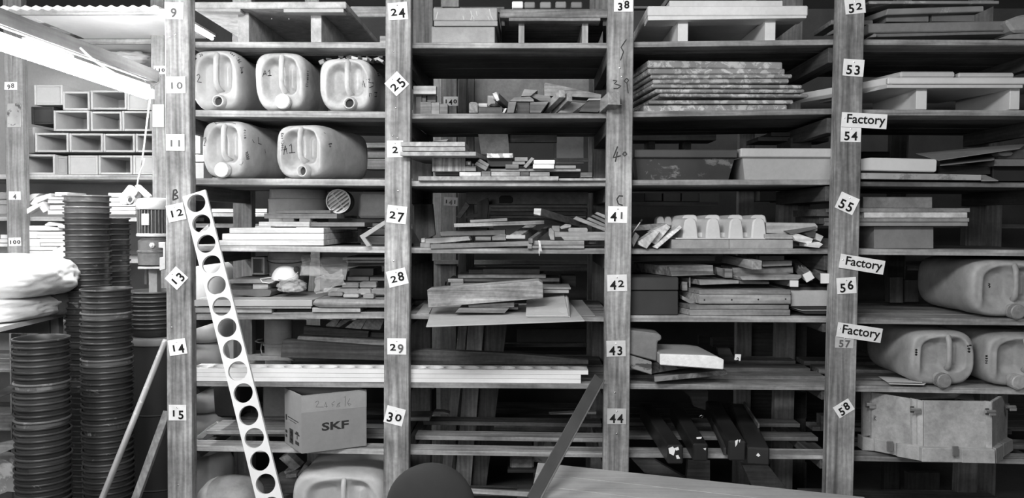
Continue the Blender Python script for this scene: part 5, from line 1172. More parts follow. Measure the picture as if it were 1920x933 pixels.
W('crumpled bright foil in the gap by the third post', [(1255, 802), (1303, 800), (1306, 820), (1260, 822)], .14, .02, m=mottle(.6, .3, 0, .2, 40., 1.), name='foil_scrap', cat='foil')
# --- shelf 5
Z(740, 460, 3.457); on = (4, 1)
W('rail', (250, 95, 1252, 122), RY - .03, .03, .2, parent=R2, name='rail')
zs = szx(4, 1, P(700, 440, 0).x)
def sheet3(lab, pts, th, mat, name='plywood_sheet', cat='sheet'):
    f = [P(*p) for p in pts]; n = (f[1] - f[0]).cross(f[3] - f[0]).normalized(); n = n if n.z > 0 else -n
    return fin(mesh(name, f + [p - n * th for p in f], [[0, 1, 2, 3], [7, 6, 5, 4]] + [[i, (i + 1) % 4, 4 + (i + 1) % 4, 4 + i] for i in range(4)], mat, None, bevel=.0008), lab, cat, None)
sheet3('large thin pale plywood sheet jutting out under the heavy beam', [(247, 392, .28), (1120, 345, .45), (1231, 484, -.22), (204, 521, -.30)], .005, mottle(.42, .12, .02, .6, 5.))
sheet3('grey thin sheet sticking out right of the large plywood sheet', [(1120, 352, .4), (1215, 352, .4), (1300, 452, .05), (1195, 452, .05)], .004, mottle(.25, .1))
sheet3('crumpled pale scrap at the left end of the fifth shelf', [(190, 378, .3), (250, 385, .3), (225, 438, .06), (140, 442, .05)], .003, mottle(.45, .2))
W('heavy squared timber beam lying across the fifth shelf', [(211, 287), (935, 229), (961, 246), (962, 342), (218, 402)], -.06, .13, .42, con=.45, name='timber_beam', cat='timber')
W('pale thin board under the heavy beam', [(478, 385), (774, 368), (774, 399), (480, 410)], -.02, .12, .45, con=.4); W('thin grey scrap sheet lying under the pale board', [(392, 434), (420, 404), (740, 408), (712, 437)], -.05, .15, .26, bev=.0004); W('second thin board end behind the pale board', (640, 398, 800, 414), .03, .12, .3)
for i, (q, lab) in enumerate((([(862, 370, .14), (1125, 330, .16), (1139, 464, -.14), (862, 462, -.14)], 'lowest of the three pale square sheets by the third post'), ([(858, 362, .14), (1118, 322, .16), (1133, 458, -.145), (856, 458, -.145)], 'middle of the three pale square sheets by the third post'), ([(855, 354, .14), (1098, 316, .16), (1126, 450, -.15), (850, 452, -.15)], 'topmost of the three pale square sheets by the third post'))): sheet3(lab, q, .004, mottle(.48, .12, .1, .6))
W('upper long board poking out behind the heavy beam, right', [(962, 270), (1142, 272), (1142, 285), (962, 284)], .12, .2, .32); W('lower long board poking out behind the heavy beam, right', (965, 289, 1129, 308), .11, .2, .36)
for q, y, v, lab in (((572, 153, 941, 184), .3, .18, 'dark flat board on top of the stack behind the beam'), ((480, 157, 574, 186), .32, .14, 'short dark board left on the stack behind the beam'), ((410, 188, 980, 211), .25, .33, 'pale long board of the stack behind the beam'), ((345, 216, 445, 238), .24, .36, 'pale sawn end of a dark board behind the beam'), ((447, 211, 1068, 234), .26, .1, 'dark long board of the stack behind the beam'), ((362, 240, 446, 262), .24, .28, 'grey sawn end under the pale one behind the beam'), ((432, 250, 940, 300), .2, .3, 'lowest board of the stack behind the beam')): W(lab, q, y, .2, v, con=.4)
W('dark square lump at the right of the stack behind the beam', (1080, 195, 1175, 270), .4, .12, .05, name='wood_block', cat='block'); W('tilted dark wedge at the right of the stack behind the beam', [(1030, 238), (1060, 235), (1110, 285), (1040, 285)], .35, .08, .15)
W('dark upright boards at the left end of the fifth shelf', (105, 100, 246, 350), .66, .04, .08, 'Z')
# --- tall boards standing behind the rack
def tall(lab, xt0, xt1, yt, xb0, xb1, yb_, y, v):
    Z(0, 0, 1)
    return FW(lab, [(xt0, yt), (xt1, yt), (xb1, yb_), (xb0, yb_)], y, .025, v, 'Z', name='tall_board', cat='board')
def px(z, a): return a / z
tall('left tall board leaning behind the second bay, narrow', 862, 877, 600, 815, 835, 800, .84, .42)
tall('widest pale tall board leaning behind the second bay', 879, 908, 600, 845, 876, 905, .82, .44)
tall('dark tall board leaning behind the second bay, rightmost', 912, 952, 600, 878, 902, 905, .88, .16)
Z(740, 460, 3.457)
W('dark long plank lying behind the white perforated boards', [(95, 690), (200, 674), (240, 676), (780, 700), (1255, 742), (1255, 770), (95, 770)], .22, .04, .13, con=.4)
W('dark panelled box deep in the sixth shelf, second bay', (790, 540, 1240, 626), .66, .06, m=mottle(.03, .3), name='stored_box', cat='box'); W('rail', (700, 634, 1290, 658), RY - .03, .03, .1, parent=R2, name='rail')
# --- shelf 7
Z(740, 680, 3.687); on = (6, 1)
W('short pale-edged board at the left end of the seventh shelf, second bay', (85, 376, 241, 401), .36, .12, .35); W('dark crate at the back of the seventh shelf, second bay', (105, 180, 272, 345), .8, .1, m=mottle(.04, .2), name='stored_box', cat='box')
W('thin curved pale strip lying on the rear slat, second bay', [(260, 345), (275, 336), (340, 338), (376, 350), (376, 356), (262, 356)], .45, .05, .3); W('thin pale strip on the rear slat, right', [(1065, 352), (1395, 336), (1393, 355), (1080, 356)], .5, .04, .45)
W('plastic wrapped parcel under the seventh shelf, second bay', (796, 652, 962, 735), .5, .08, m=mottle(.2, .4, 0, .2, 18.), name='wrapped_parcel', cat='parcel', bev=.01); W('dark tray holding the wrapped parcel', (780, 738, 1000, 760), .48, .12, .04)
W('grey board low behind the seventh shelf', (640, 524, 950, 600), .85, .03, .1); FW('pale stained board low behind the seventh shelf', (962, 530, 1125, 600), .8, .03, m=worn(.15, .4, .5, 8.))
sheet3('pale-edged board lying low behind the round chair back', [(480, 850, .5), (960, 872, .5), (945, 892, .2), (495, 866, .2)], .02, wood(.4, 'X')); W('small grey block at the end of the low pale-edged board', (845, 892, 950, 960), .3, .1, .25)
# steel angle bar leaning on the third post
ZT = .66; tp = P(1424, 112, -.02); ft = onz(962, 962, ZT + .003); d = (tp - ft).normalized(); s = d.cross(Vector((0, -1, 0))).normalized(); s = s if s.x > 0 else -s; u = d.cross(s); u = u if u.y < 0 else -u
ab = empty('angle_bar', ft, 'dark steel angle bar leaning against the third post', 'bar'); AM = worn(.07, .2, .66, 22., .6)
hexa('flange', None, None, ft - s * .01, tp - s * .01, .042, .004, AM, ab, up=tuple(u)); hexa('flange', None, None, ft + s * .0125, tp + s * .0125, .004, .03, mottle(.14, .2, 0, .6), ab, up=tuple(u))
# --- foreground: round chair back
cc = P(250, 1000, -.95); ch = empty('office_chair', Vector((cc.x, cc.y, 0)), 'black chair back with a round top at the bottom edge of the picture', 'chair')
CHM = worn(.018, .2, .74, 30., .9); rr_ = 86 / ppm(-.95)
vs, fs = [], []
NA, NB = 40, 10
for j in range(NB + 1):
    for i in range(NA):
        a = 2 * math.pi * i / NA; rho = math.sin(j / NB * math.pi / 2); hh = .05 * math.cos(j / NB * math.pi / 2)
        x = math.cos(a) * rr_ * rho; z = math.sin(a) * rr_ * rho * (1.0 if math.sin(a) > 0 else 1.45); vs.append(cc + Vector((x, -hh + x * x * 2.2 * 0, z)))
n0 = len(vs)
for i in range(NA): a = 2 * math.pi * i / NA; vs.append(cc + Vector((math.cos(a) * rr_ * .94, .03, math.sin(a) * rr_ * .94 * (1 if math.sin(a) > 0 else 1.45))))
for j in range(NB):
    for i in range(NA): fs.append([j * NA + i, j * NA + (i + 1) % NA, (j + 1) * NA + (i + 1) % NA, (j + 1) * NA + i])
for i in range(NA): fs.append([NB * NA + i, NB * NA + (i + 1) % NA, n0 + (i + 1) % NA, n0 + i])
fs.append([n0 + i for i in range(NA)])
mesh('backrest', vs, fs, CHM, ch, smooth=True)
MB_ = mottle(.05, .2, 0, .4)
hexa('back_stem', None, None, cc + Vector((0, .035, -.05)), Vector((cc.x, cc.y + .06, .36)), .05, .012, MB_, ch, up=(0, 1, 0))
lathe('seat', [(.18, .35), (.205, .37), (.205, .39), (.17, .41), (.003, .415)], CHM, (cc.x, cc.y - .18, 0), n=36, parent=ch)
lathe('column', [(.025, .05), (.025, .35)], MB_, (cc.x, cc.y - .18, 0), n=16, parent=ch)
for k in range(5): a = k * 1.2566; hexa('base_arm', None, None, Vector((cc.x, cc.y - .18, .07)), Vector((cc.x + .24 * math.cos(a), cc.y - .18 + .24 * math.sin(a), .03)), .04, .03, MB_, ch)
hexa('edge_trim', None, None, (490, 862, -.9), (560, 960, -.9), .004, .006, mottle(.6, .05), ch, up=(0, 1, 0))
# --- foreground: bench top
zt = ZT; A = onz(990, 688, zt); Z(0, 0, 1); B_ = onz(1620, 931, zt); C_ = onz(992, 945, zt)
e1 = B_ - A; e2 = (C_ - A).normalized()
bt_ = empty('work_table', (A + B_) / 2 + Vector((0, -.2, -zt)), 'pale plank table top at the bottom edge, right of the angle bar', 'table')
for k in range(3):
    p = A + e2 * (.13 * k + .001 * k); q = p + e2 * .128; f = [p, p + e1, q + e1, q]
    mesh('plank', f + [v_ - Vector((0, 0, .03)) for v_ in f], [[0, 1, 2, 3], [7, 6, 5, 4]] + [[i, (i + 1) % 4, 4 + (i + 1) % 4, 4 + i] for i in range(4)], wood(.44, 'X', .1, .03), bt_, bevel=.001)
for uu, vv_ in ((.05, .05), (.95, .05), (.05, .33), (.95, .33)):
    p = A + e1 * uu + e2 * vv_; wbox('leg', None, None, (p.x - .025, p.y - .025, 0), (p.x + .025, p.y + .025, zt - .031), wood(.2, 'Z'), bt_)
# ================================================================ BAY 3
Z(1160, 0, 3.887)
WM = mottle(.62, .1, .03, .6, 6.)
wp = pallet('white pallet on two runners at the top of the third bay', 212, 52, 1380, 124, .03, .55, [(430, 505), (1066, 1142)], shelf_row(0, 2, 430, .08) - .5, WM, inset=.04, under=.0)
prism('batten', None, None, [(213, 126), (1370, 125), (1370, 141), (213, 158)], .034, .1, WM, parent=wp)
rest(wp, 0, 2)
W('white board lying on the white pallet, third bay', (370, 4, 1196, 50), .06, .4, m=mottle(.55, .12, 0, .6), name='white_board', cat='board')
W('grey diagonal strut behind the white pallet, top left of the third bay', [(300, 50), (345, -10), (375, -10), (330, 50)], .5, .04, .25, 'Z')
W('dark board at the upper left of the third bay', (100, 44, 260, 62), .7, .04, .25)
tr = [(212, 1196, 438, 492, 452), (212, 1213, 499, 540, 500), (232, 1267, 545, 573, 540), (250, 1243, 577, 609, 573), (242, 1340, 613, 639, 618), (268, 1357, 647, 673, 650), (300, 1385, 680, 704, 686), (222, 1275, 730, 757, 728), (182, 1230, 768, None, 764)]
for i, (a, b, c, d, c2) in enumerate(tr):
    d_ = d if d else shelf_row(1, 2, 600, .1) - .4
    pts = [(a, c), (b, c2), (b, (c2 + (d_ - c)) if d else d_), (a, d_)]
    W('worn pale slab in the tall stack of nine, %s from the top' % ('first', 'second', 'third', 'fourth', 'fifth', 'sixth', 'seventh', 'eighth', 'ninth')[i], pts, .08, .5, m=worn(.2, .42, .5, 26. + i), name='worn_slab', cat='slab', dx=-.14, bev=.004)
# --- shelf 3: troughs
Z(1160, 220, 3.457); on = (2, 2)
def trough(lab, rim, bodyp, y, d, m, th=.02):
    rt = empty('trough', P((rim[0] + rim[2]) / 2, bodyp[2][1], y + d / 2), lab, 'trough')
    A, B_ = P(rim[0], rim[1], y), P(rim[2], rim[3], y); C_, D_ = P(bodyp[3][0], bodyp[3][1], y), P(bodyp[2][0], bodyp[2][1], y)
    z2 = B_.z; z3 = min(C_.z, D_.z); bl, br = P(bodyp[0][0], bodyp[0][1], y).x, P(bodyp[1][0], bodyp[1][1], y).x
    # rim: four bands, body: four sloping walls and a bottom
    for lo, hi in (((A.x, y - .006, z2), (B_.x, y + .006, A.z)), ((A.x, y + d - .006, z2), (B_.x, y + d + .006, A.z)), ((A.x, y + .0065, z2), (A.x + .012, y + d - .0065, A.z)), ((B_.x - .012, y + .0065, z2), (B_.x, y + d - .0065, A.z))): wbox('rim', None, None, lo, hi, m, rt, bevel=.003)
    top = [Vector((bl, y + .008, z2)), Vector((br, y + .008, z2)), Vector((br, y + d - .008, z2)), Vector((bl, y + d - .008, z2))]
    ins = .035; bot = [Vector((C_.x, y + ins, z3)), Vector((D_.x, y + ins, z3)), Vector((D_.x, y + d - ins, z3)), Vector((C_.x, y + d - ins, z3))]
    ctr = sum(top + bot, Vector()) / 8
    vs = top + bot + [ctr + (p - ctr) * .96 for p in top] + [ctr + (p - ctr) * .94 for p in bot]
    fs = [[i, (i + 1) % 4, 4 + (i + 1) % 4, 4 + i] for i in range(4)] + [[7, 6, 5, 4]] + [[8 + i, 12 + i, 12 + (i + 1) % 4, 8 + (i + 1) % 4] for i in range(4)] + [[12, 13, 14, 15]] + [[i, 8 + i, 8 + (i + 1) % 4, (i + 1) % 4] for i in range(4)]
    mesh('basin', vs, fs, m, rt)
    return rt
t1 = trough('dark rusty steel trough on the third shelf', (98, 208, 768, 262), [(110, 262), (755, 262), (724, 402), (132, 402)], .06, .35, worn(.04, .16, .56, 12., .6)); rest(t1, 2, 2)
t2 = trough('large pale trough with a thick rim beside the dark one', (790, 203, 1440, 262), [(806, 262), (1440, 262), (1430, 402), (832, 402)], .05, .38, mottle(.42, .1, .02, .5, 3.)); rest(t2, 2, 2)
for q, y, v, lab in (((80, 106, 632, 148), RY + .05, .16, 'dark pallet deck behind the dark trough'), ((195, 150, 236, 206), RY + .1, .14, 'left runner of the pallet behind the dark trough'), ((430, 150, 470, 206), RY + .1, .14, 'right runner of the pallet behind the dark trough'), ((90, 96, 270, 104), RY + .08, .24, 'thin pale slat on the pallet behind the dark trough'), ((785, 96, 884, 260), 1.0, .3, 'pale upright behind the pale trough'), ((905, 126, 1112, 153), .5, .12, 'dark slab behind the pale trough, lower'), ((990, 96, 1112, 122), .5, .1, 'dark slab behind the pale trough, upper'), ((1115, 130, 1250, 262), .46, .1, 'dark block standing behind the pale trough'), ((1252, 128, 1362, 156), RY + .1, .1, 'small dark slab behind the pale trough, right')): (FW if 'upright' in lab else W)(lab, q, y, .2 if 'upright' not in lab else .05, v, 'Z' if 'upright' in lab else 'X')
# --- shelf 4
on = (3, 2)
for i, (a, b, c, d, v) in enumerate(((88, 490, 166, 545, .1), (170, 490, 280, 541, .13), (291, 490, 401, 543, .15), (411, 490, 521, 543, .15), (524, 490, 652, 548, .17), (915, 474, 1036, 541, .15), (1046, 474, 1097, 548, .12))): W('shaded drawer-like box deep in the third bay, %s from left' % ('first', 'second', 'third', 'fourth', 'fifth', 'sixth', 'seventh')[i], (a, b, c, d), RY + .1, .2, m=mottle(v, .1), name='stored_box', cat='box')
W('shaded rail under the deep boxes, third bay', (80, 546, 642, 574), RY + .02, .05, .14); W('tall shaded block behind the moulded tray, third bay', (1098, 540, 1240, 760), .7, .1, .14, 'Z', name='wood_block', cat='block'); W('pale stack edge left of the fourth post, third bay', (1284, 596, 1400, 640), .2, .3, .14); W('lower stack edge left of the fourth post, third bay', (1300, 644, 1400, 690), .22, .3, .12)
em = empty('moulded_tray', P(740, 790, .1), 'white moulded tray with a row of rounded bumps on a board, fourth shelf', 'tray')
EM = mottle(.58, .08, .02, .45, 5.)
for k in range(4):
    cx = 466 + 148 * k
    prism('bump', None, None, [(cx - 48, 787), (cx - 44, 720), (cx - 37, 672), (cx - 22, 655), (cx + 22, 652), (cx + 38, 668), (cx + 46, 720), (cx + 52, 787)], .07, .13, EM, parent=em, bevel=.005, taper=.98, dx=-.22, dz=.0)
    prism('bump', None, None, [(cx - 66, 760), (cx - 60, 690), (cx - 48, 640), (cx - 30, 631), (cx + 30, 631), (cx + 44, 640), (cx + 54, 690), (cx + 60, 760)], .19, .16, EM, parent=em, bevel=.006, taper=.95, dx=-.1)
prism('tray_body', None, None, [(405, 775), (420, 672), (955, 672), (968, 775)], .20, .14, EM, parent=em, bevel=.004)
prism('tray_body', None, None, [(400, 780), (410, 745), (965, 745), (975, 780)], .11, .1, EM, parent=em, bevel=.004)
for k in range(3): prism('small_bump', None, None, [(245 + 50 * k, 700), (250 + 50 * k, 655), (262 + 50 * k, 642), (285 + 50 * k, 642), (295 + 50 * k, 660), (300 + 50 * k, 700)], .36, .08, EM, parent=em, bevel=.003)
prism('flange', None, None, (370, 780, 975, 789), .06, .33, EM, parent=em)
prism('flange', None, None, (240, 740, 400, 760), .3, .14, EM, parent=em)
W('left grey base board under the moulded tray', (343, 791, 716, None), .055, .3, on=on, m=mottle(.3, .15, 0, .7, 20.)); W('right grey base board under the moulded tray', (718, 791, 1130, None), .055, .3, on=on, m=mottle(.33, .15, 0, .7, 20.))
for pts, y, v, lab in (([(84, 702), (300, 684), (338, 702), (330, 722), (90, 735)], .2, .3, 'grey board behind the tilted pale blocks, fourth shelf left'), ([(128, 804), (230, 736), (270, 738), (182, 850), (130, 826)], .03, .55, 'lowest tilted pale block at the left of the fourth shelf'), ([(205, 742), (310, 690), (336, 712), (240, 825), (206, 806), (268, 745)], .06, .5, 'middle tilted pale block at the left of the fourth shelf'), ([(222, 840), (396, 699), (412, 714), (250, 851)], .04, .65, 'thin bright tilted slat beside the moulded tray'), ([(78, 795), (110, 744), (136, 768), (96, 840)], .03, .2, 'grey tilted block touching the third post, fourth shelf')): W(lab, pts, y, .1, v, 'Y')
br = tube('paint_brush', 'thin pale rod with a dark tip standing in the left heap', 'brush', [(92, 745, .05), (148, 668, .05)], .0022, mottle(.6, .1)); tube('tip', None, None, [(140, 680, .0495), (153, 660, .0495)], .0038, flat(.03), br)
for pts, y, v, lab in (([(955, 680), (1272, 684), (1290, 704), (1288, 735), (1072, 755), (958, 750)], .08, .4, 'pale weathered plank end right of the moulded tray'), ([(948, 756), (1080, 754), (1152, 768), (1128, 788), (952, 786)], .05, .42, 'flat pale piece under the weathered plank end'), ([(1130, 768), (1166, 754), (1262, 786), (1246, 822), (1150, 800)], .03, .7, 'bright tilted block at the right of the fourth shelf'), ([(1222, 818), (1300, 806), (1326, 822), (1300, 845), (1226, 838)], .02, .75, 'small bright block lowest at the right of the fourth shelf'), ([(1205, 748), (1280, 738), (1276, 776), (1236, 778)], .05, .07, 'dark rounded scrap among the bright blocks'), ([(1284, 750), (1329, 770), (1310, 806), (1278, 790)], .04, .5, 'curled pale scrap at the right of the fourth shelf'), ([(1240, 786), (1400, 784), (1400, 846), (1240, 846)], .2, .14, 'shaded box behind the bright blocks, by the fourth post'), ([(1075, 735), (1280, 706), (1290, 722), (1120, 760)], .06, .15, 'dark split in front of the weathered plank end')): W(lab, pts, y, .1, v)
# --- shelf 5
Z(1160, 460, 3.457); on = (4, 2)
db = W('dark lidded box at the left of the fifth shelf, third bay', (60, 294, 386, None), .06, .3, on=on, m=worn(.03, .09, .68, 10., .7), name='dark_box', cat='box', bev=.003); prism('lid', None, None, (58, 207, 389, 291), .054, .31, worn(.035, .09, .66, 10., .7), parent=db, bevel=.004)
W('grey layer along the top at the left of the third bay', (75, 64, 626, 100), .3, .2, .15)
W('worn board with chipped edge on the dark box', [(326, 136), (612, 128), (616, 184), (632, 190), (345, 200)], .08, .3, .27, con=.45, dx=-.35); W('small grey block with two square ends, behind the pale planks', (688, 152, 738, 209), .1, .2, .33); W('grey block left of the small square block', [(632, 140), (686, 150), (686, 205), (640, 190)], .14, .2, .28)
stick('square pale timber pointing at the viewer above the fifth shelf planks', (897, 127, .0), (700, 84, .35), .04, .036, .33)
W('short grey board high at the back of the fifth shelf', (912, 66, 1074, 96), .2, .2, .24); W('pale board under the short grey one', [(930, 102), (1124, 98), (1124, 130), (934, 137)], .14, .2, .42); W('stained slab under the pale board, fifth shelf', [(738, 144), (1130, 138), (1132, 178), (745, 190)], .16, .2, .25, con=.45)
W('long pale plank with two dark strokes', [(785, 202), (860, 190), (1186, 190), (1186, 208), (1165, 222), (805, 225)], .06, .15, .42, con=.35, dx=-.3)
W('pale-edged board lying on the screwed box', [(522, 222), (780, 226), (780, 247), (530, 256)], .07, .25, .42, dx=-.3); W('dark end of the board lying on the screwed box', [(782, 226), (976, 234), (976, 249), (782, 249)], .09, .2, .18)
sb = empty('screwed_box', P(800, 450, .1), 'layered pale wooden box with four screws in its front, fifth shelf', 'box')
def lay(nm, q, y, d, v, dx=-.25, con=.3): return prism(nm, None, None, q, y, d, wood(v, 'X', con), dx, 0, sb)
l2 = lay('upper_layer', (524, 284, 1117, 312), .05, .3, .3); l1 = lay('front_board', (524, 314, 1117, 374), .045, .3, .42); lay('lower_layer', (464, 380, 1104, 410), .055, .35, .3, -.4); l3 = lay('base_layer', (464, 412, 1113, 449), .05, .35, .34, -.4)
for x, y in ((556, 349), (733, 348), (905, 346), (1082, 343)): lathe('screw', [(.0035, 0), (.003, .001), (.0004, .0012)], flat(.03), P(x, y, .0445), (0, -1, 0), 10, sb)
rest(sb, 4, 2)
W('small upright block at the left of the screwed box', (411, 236, 446, 292), .12, .05, .35); W('grey stepped block left of the screwed box', [(412, 326), (462, 350), (522, 350), (522, 376), (462, 376), (412, 350)], .1, .1, .3)
W('grey standing strip between the dark box and the screwed box', (457, 205, 466, 270), .1, .01, .3)
W('wide pale box right of the screwed box', (1118, 291, 1395, 392), .08, .3, m=mottle(.45, .12), name='pale_box', cat='box'); W('dark layer on top of the wide pale box', (1120, 270, 1395, 289), .1, .3, .07)
W('upper black sheet stack with a pale edge under the wide pale box', [(1110, 396), (1395, 402), (1395, 415), (1190, 416)], .05, .3, .03); W('pale card between the black sheets', [(1125, 404), (1190, 418), (1395, 417), (1395, 421), (1190, 422)], .045, .3, m=mottle(.5, .1), bev=.0003); W('lower black sheet stack under the wide pale box', [(1112, 408), (1186, 424), (1395, 423), (1395, 446), (1215, 445)], .05, .3, .03)
for a, b, w_, lab, endp in (((1232, 203, .03), (1130, 110, .35), .036, 'grey bar with a bright square end and two nails', [(1194, 190), (1242, 166), (1271, 210), (1220, 240)]), ((1341, 213, .04), (1230, 130, .35), .036, 'dark bar with a bright square end near the fourth post', [(1311, 181), (1371, 182), (1370, 245), (1311, 246)]), ((1140, 246, .06), (1000, 222, .3), .03, 'low bar with a bright square end under the pale plank', [(1112, 226), (1166, 227), (1165, 268), (1112, 267)])):
    o = stick(lab, a, b, w_ * .9, w_ * .9, .25); prism('painted_end', None, None, endp, a[2] - .012, .008, mottle(.75, .05), parent=o, bevel=.0005)
for x in (1165, 1185): stick('bright nail standing in the bar left of the fourth post, %s' % ('left' if x == 1165 else 'right'), (x, 128, .05), (x + 12, 152, .05), .003, .003, m=PIN, name='nail', cat='nail', up=(0, 1, 0))
# --- shelf 6
on = (5, 2)
W('grey metal casing leaning at the left of the sixth shelf, third bay', [(60, 546), (240, 568), (268, 576), (279, 592), (275, 612), (252, 622), (246, 750), (60, 700)], .03, .12, m=mottle(.2, .2, 0, .55), name='metal_casing', cat='casing', bev=.004)
W('stained tilted tray under the metal casing', [(60, 706), (216, 754), (216, 838), (60, 790)], .03, .15, m=worn(.22, .05, .55, 14.), name='stained_tray', cat='tray', bev=.003)
W('stained tray rim between the casing and the plaster block', [(218, 760), (300, 745), (395, 800), (218, 830)], .12, .1, m=worn(.2, .06, .55, 14.), name='stained_tray', cat='tray')
sheet3('thin stained board sloping under the plaster block', [(225, 815, .3), (560, 780, .35), (700, 806, .06), (230, 850, .0)], .02, worn(.2, .09, .52, 10.), 'stained_board', 'board')
pbk = W('thick white plaster slab with a rough bright front', [(268, 704), (560, 712), (640, 722), (683, 740), (680, 804), (268, 774)], -.02, .012, m=mottle(.85, .1, 0, .9, 30., 0., .9), name='plaster_slab', cat='slab', bev=.003)
prism('smooth_top', None, None, [(266, 700), (560, 708), (638, 718), (680, 738), (676, 800), (268, 770)], -.007, .26, mottle(.4, .12, 0, .5), dx=-.1, dz=.0, parent=pbk, bevel=.004)
tg = W('small curled white paper tag standing on the sixth shelf', [(756, 704), (795, 706), (790, 748), (750, 742)], .2, .004, m=PAPER, name='paper_tag', cat='tag'); scribble(tg, [[(765, 732), (772, 726), (778, 734)], [(764, 742), (780, 741)]], .0014)
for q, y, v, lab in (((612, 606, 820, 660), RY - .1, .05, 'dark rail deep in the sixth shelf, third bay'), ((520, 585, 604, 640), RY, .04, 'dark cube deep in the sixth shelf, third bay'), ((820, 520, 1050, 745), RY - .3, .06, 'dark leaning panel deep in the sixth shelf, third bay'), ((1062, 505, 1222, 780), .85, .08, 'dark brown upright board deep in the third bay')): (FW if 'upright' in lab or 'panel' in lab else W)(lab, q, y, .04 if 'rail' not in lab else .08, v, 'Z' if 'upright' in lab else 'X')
W('dark slanted board at the left behind the plaster slab', [(640, 665), (720, 665), (760, 752), (655, 752)], .5, .03, .1)
# --- shelf 7: dark bars
Z(1160, 680, 3.687); on = (6, 2)
BK = worn(.025, .12, .7, 16., .35)
def bar(lab, ex, ey, w_, h_, fx, fy, y0=-.04, y1=.62, spl=()):
    a = P(ex, ey, y0); b = P(fx, fy, y1); d = (b - a).normalized(); b = a + d * max((b - a).length, .6)
    zc = szx(6, 2, a.x) + h_ / 2 + .002; a.z = zc; b.z = zc + .0
    o = hexa('dark_bar', lab, 'bar', a, b, w_, h_, BK, bevel=.006)
    for pts in spl: prism('paint_mark', None, None, pts, y0 - .002 + .0, .004, mottle(.85, .05), parent=o, bevel=0)
    return o
bar('leftmost dark bar with a white-splashed end, seventh shelf', 392, 622, .062, .075, 190, 290, -.09, .6, ([(345, 590), (375, 578), (392, 600), (380, 640), (350, 625)], [(385, 590), (412, 580), (418, 600), (398, 606)], [(395, 640), (412, 636), (425, 660), (402, 662)]))
bar('second dark bar, ending in a point, seventh shelf', 566, 590, .06, .07, 400, 260, -.05, .6, ([(538, 515), (575, 512), (570, 524), (540, 526)], [(585, 592), (605, 588), (600, 604)]))
bar('third dark bar, with a scraped square end, seventh shelf', 820, 588, .068, .08, 650, 230, -.04, .65, ([(806, 540), (826, 530), (820, 560), (808, 580)], [(830, 535), (842, 530), (836, 552)]))
bar('rightmost and thickest dark bar with a small white heart-like chip', 968, 648, .082, .068, 830, 290, -.09, .65, ([(952, 640), (965, 622), (980, 640), (966, 648)],))
stick('thin dark lath between the second and third dark bars', (735, 612, .0), (640, 380, .5), .012, .03, .05); stick('thin pale lath lying on the rightmost dark bar', (968, 436, .2), (868, 280, .6), .008, .02, .12)
tube('wire_ring', 'bright wire hook between the dark bars', 'wire', [(555, 372, .3), (570, 362, .3), (590, 368, .3), (570, 377, .3)], .002, PIN)
for pts, y, v, lab in (([(90, 665), (250, 672), (470, 800), (300, 790), (180, 760)], .35, .13, 'dark board leaning low at the left of the third bay'), ([(480, 668), (632, 672), (632, 815), (470, 800)], .5, .1, 'brown upright piece low in the third bay'), ([(855, 705), (1035, 708), (1175, 884), (925, 855)], .3, .2, 'brown board sloping away low in the third bay'), ([(1150, 680), (1300, 685), (1300, 900), (1150, 880)], .85, .04, 'dark carton low in the third bay'), ([(450, 195), (620, 195), (615, 330), (520, 300), (500, 240)], .72, .1, 'shaded upright boards behind the dark bars'), ([(1150, 200), (1300, 200), (1300, 385), (1150, 385)], .85, .06, 'shaded panel behind the seventh shelf, third bay')): W(lab, pts, y, .04, v)
W('small pale block on the rear slats near the fourth post', (1400, 365, 1450, 470), .5, .06, .14)
# ================================================================ BAY 4
Z(1540, 0, 3.887); on = (0, 3)
W('pale-edged board cut by the top of the picture, fourth bay', (345, 6, 1296, 27), .06, .4, m=worn(.22, .45, .55, 9.)); 
W('pale small board end just left of the fourth post, top', (72, 144, 150, 178), .12, .2, .25); W('grey board end just right of the fourth post, top', (300, 148, 376, 180), .12, .2, .2)
W('bent grey slab with a bright right corner, top of the fourth bay', [(485, 63), (1186, 42), (1187, 84), (490, 108), (470, 110)], .07, .35, m=worn(.2, .36, .6, 7.), dx=-.3, bev=.003)
W('left grey block under the bent slab', (475, 110, 783, 158), .1, .25, m=mottle(.14, .15), name='grey_block', cat='block'); W('right grey block under the bent slab', (806, 106, 1119, 156), .1, .25, m=mottle(.14, .15), name='grey_block', cat='block')
W('long grey beam-like slab at the top of the fourth bay', [(345, 170), (1386, 150), (1386, 222), (345, 240)], .07, .3, m=mottle(.18, .2, 0, .6, 4.), bev=.004); W('thin slab under the long grey one', [(385, 246), (1362, 226), (1362, 246), (480, 268), (385, 270)], .08, .3, m=mottle(.15, .2)); W('little pale wedge at the left end under the long grey slab', [(350, 272), (385, 244), (405, 246), (400, 268)], .06, .05, .3)
W('pale rounded casting at the top right corner', [(1340, 150), (1450, 108), (1560, 95), (1560, 235), (1400, 235)], .03, .2, m=mottle(.25, .2), bev=.01, name='casting', cat='casting'); W('pale thin piece under the casting at the right edge', [(1290, 282), (1380, 250), (1560, 236), (1560, 284)], .04, .2, m=mottle(.2, .25))
W('flat packing board the grey slabs lie on', (390, 272, 1290, None), .16, .3, .08, on=on)
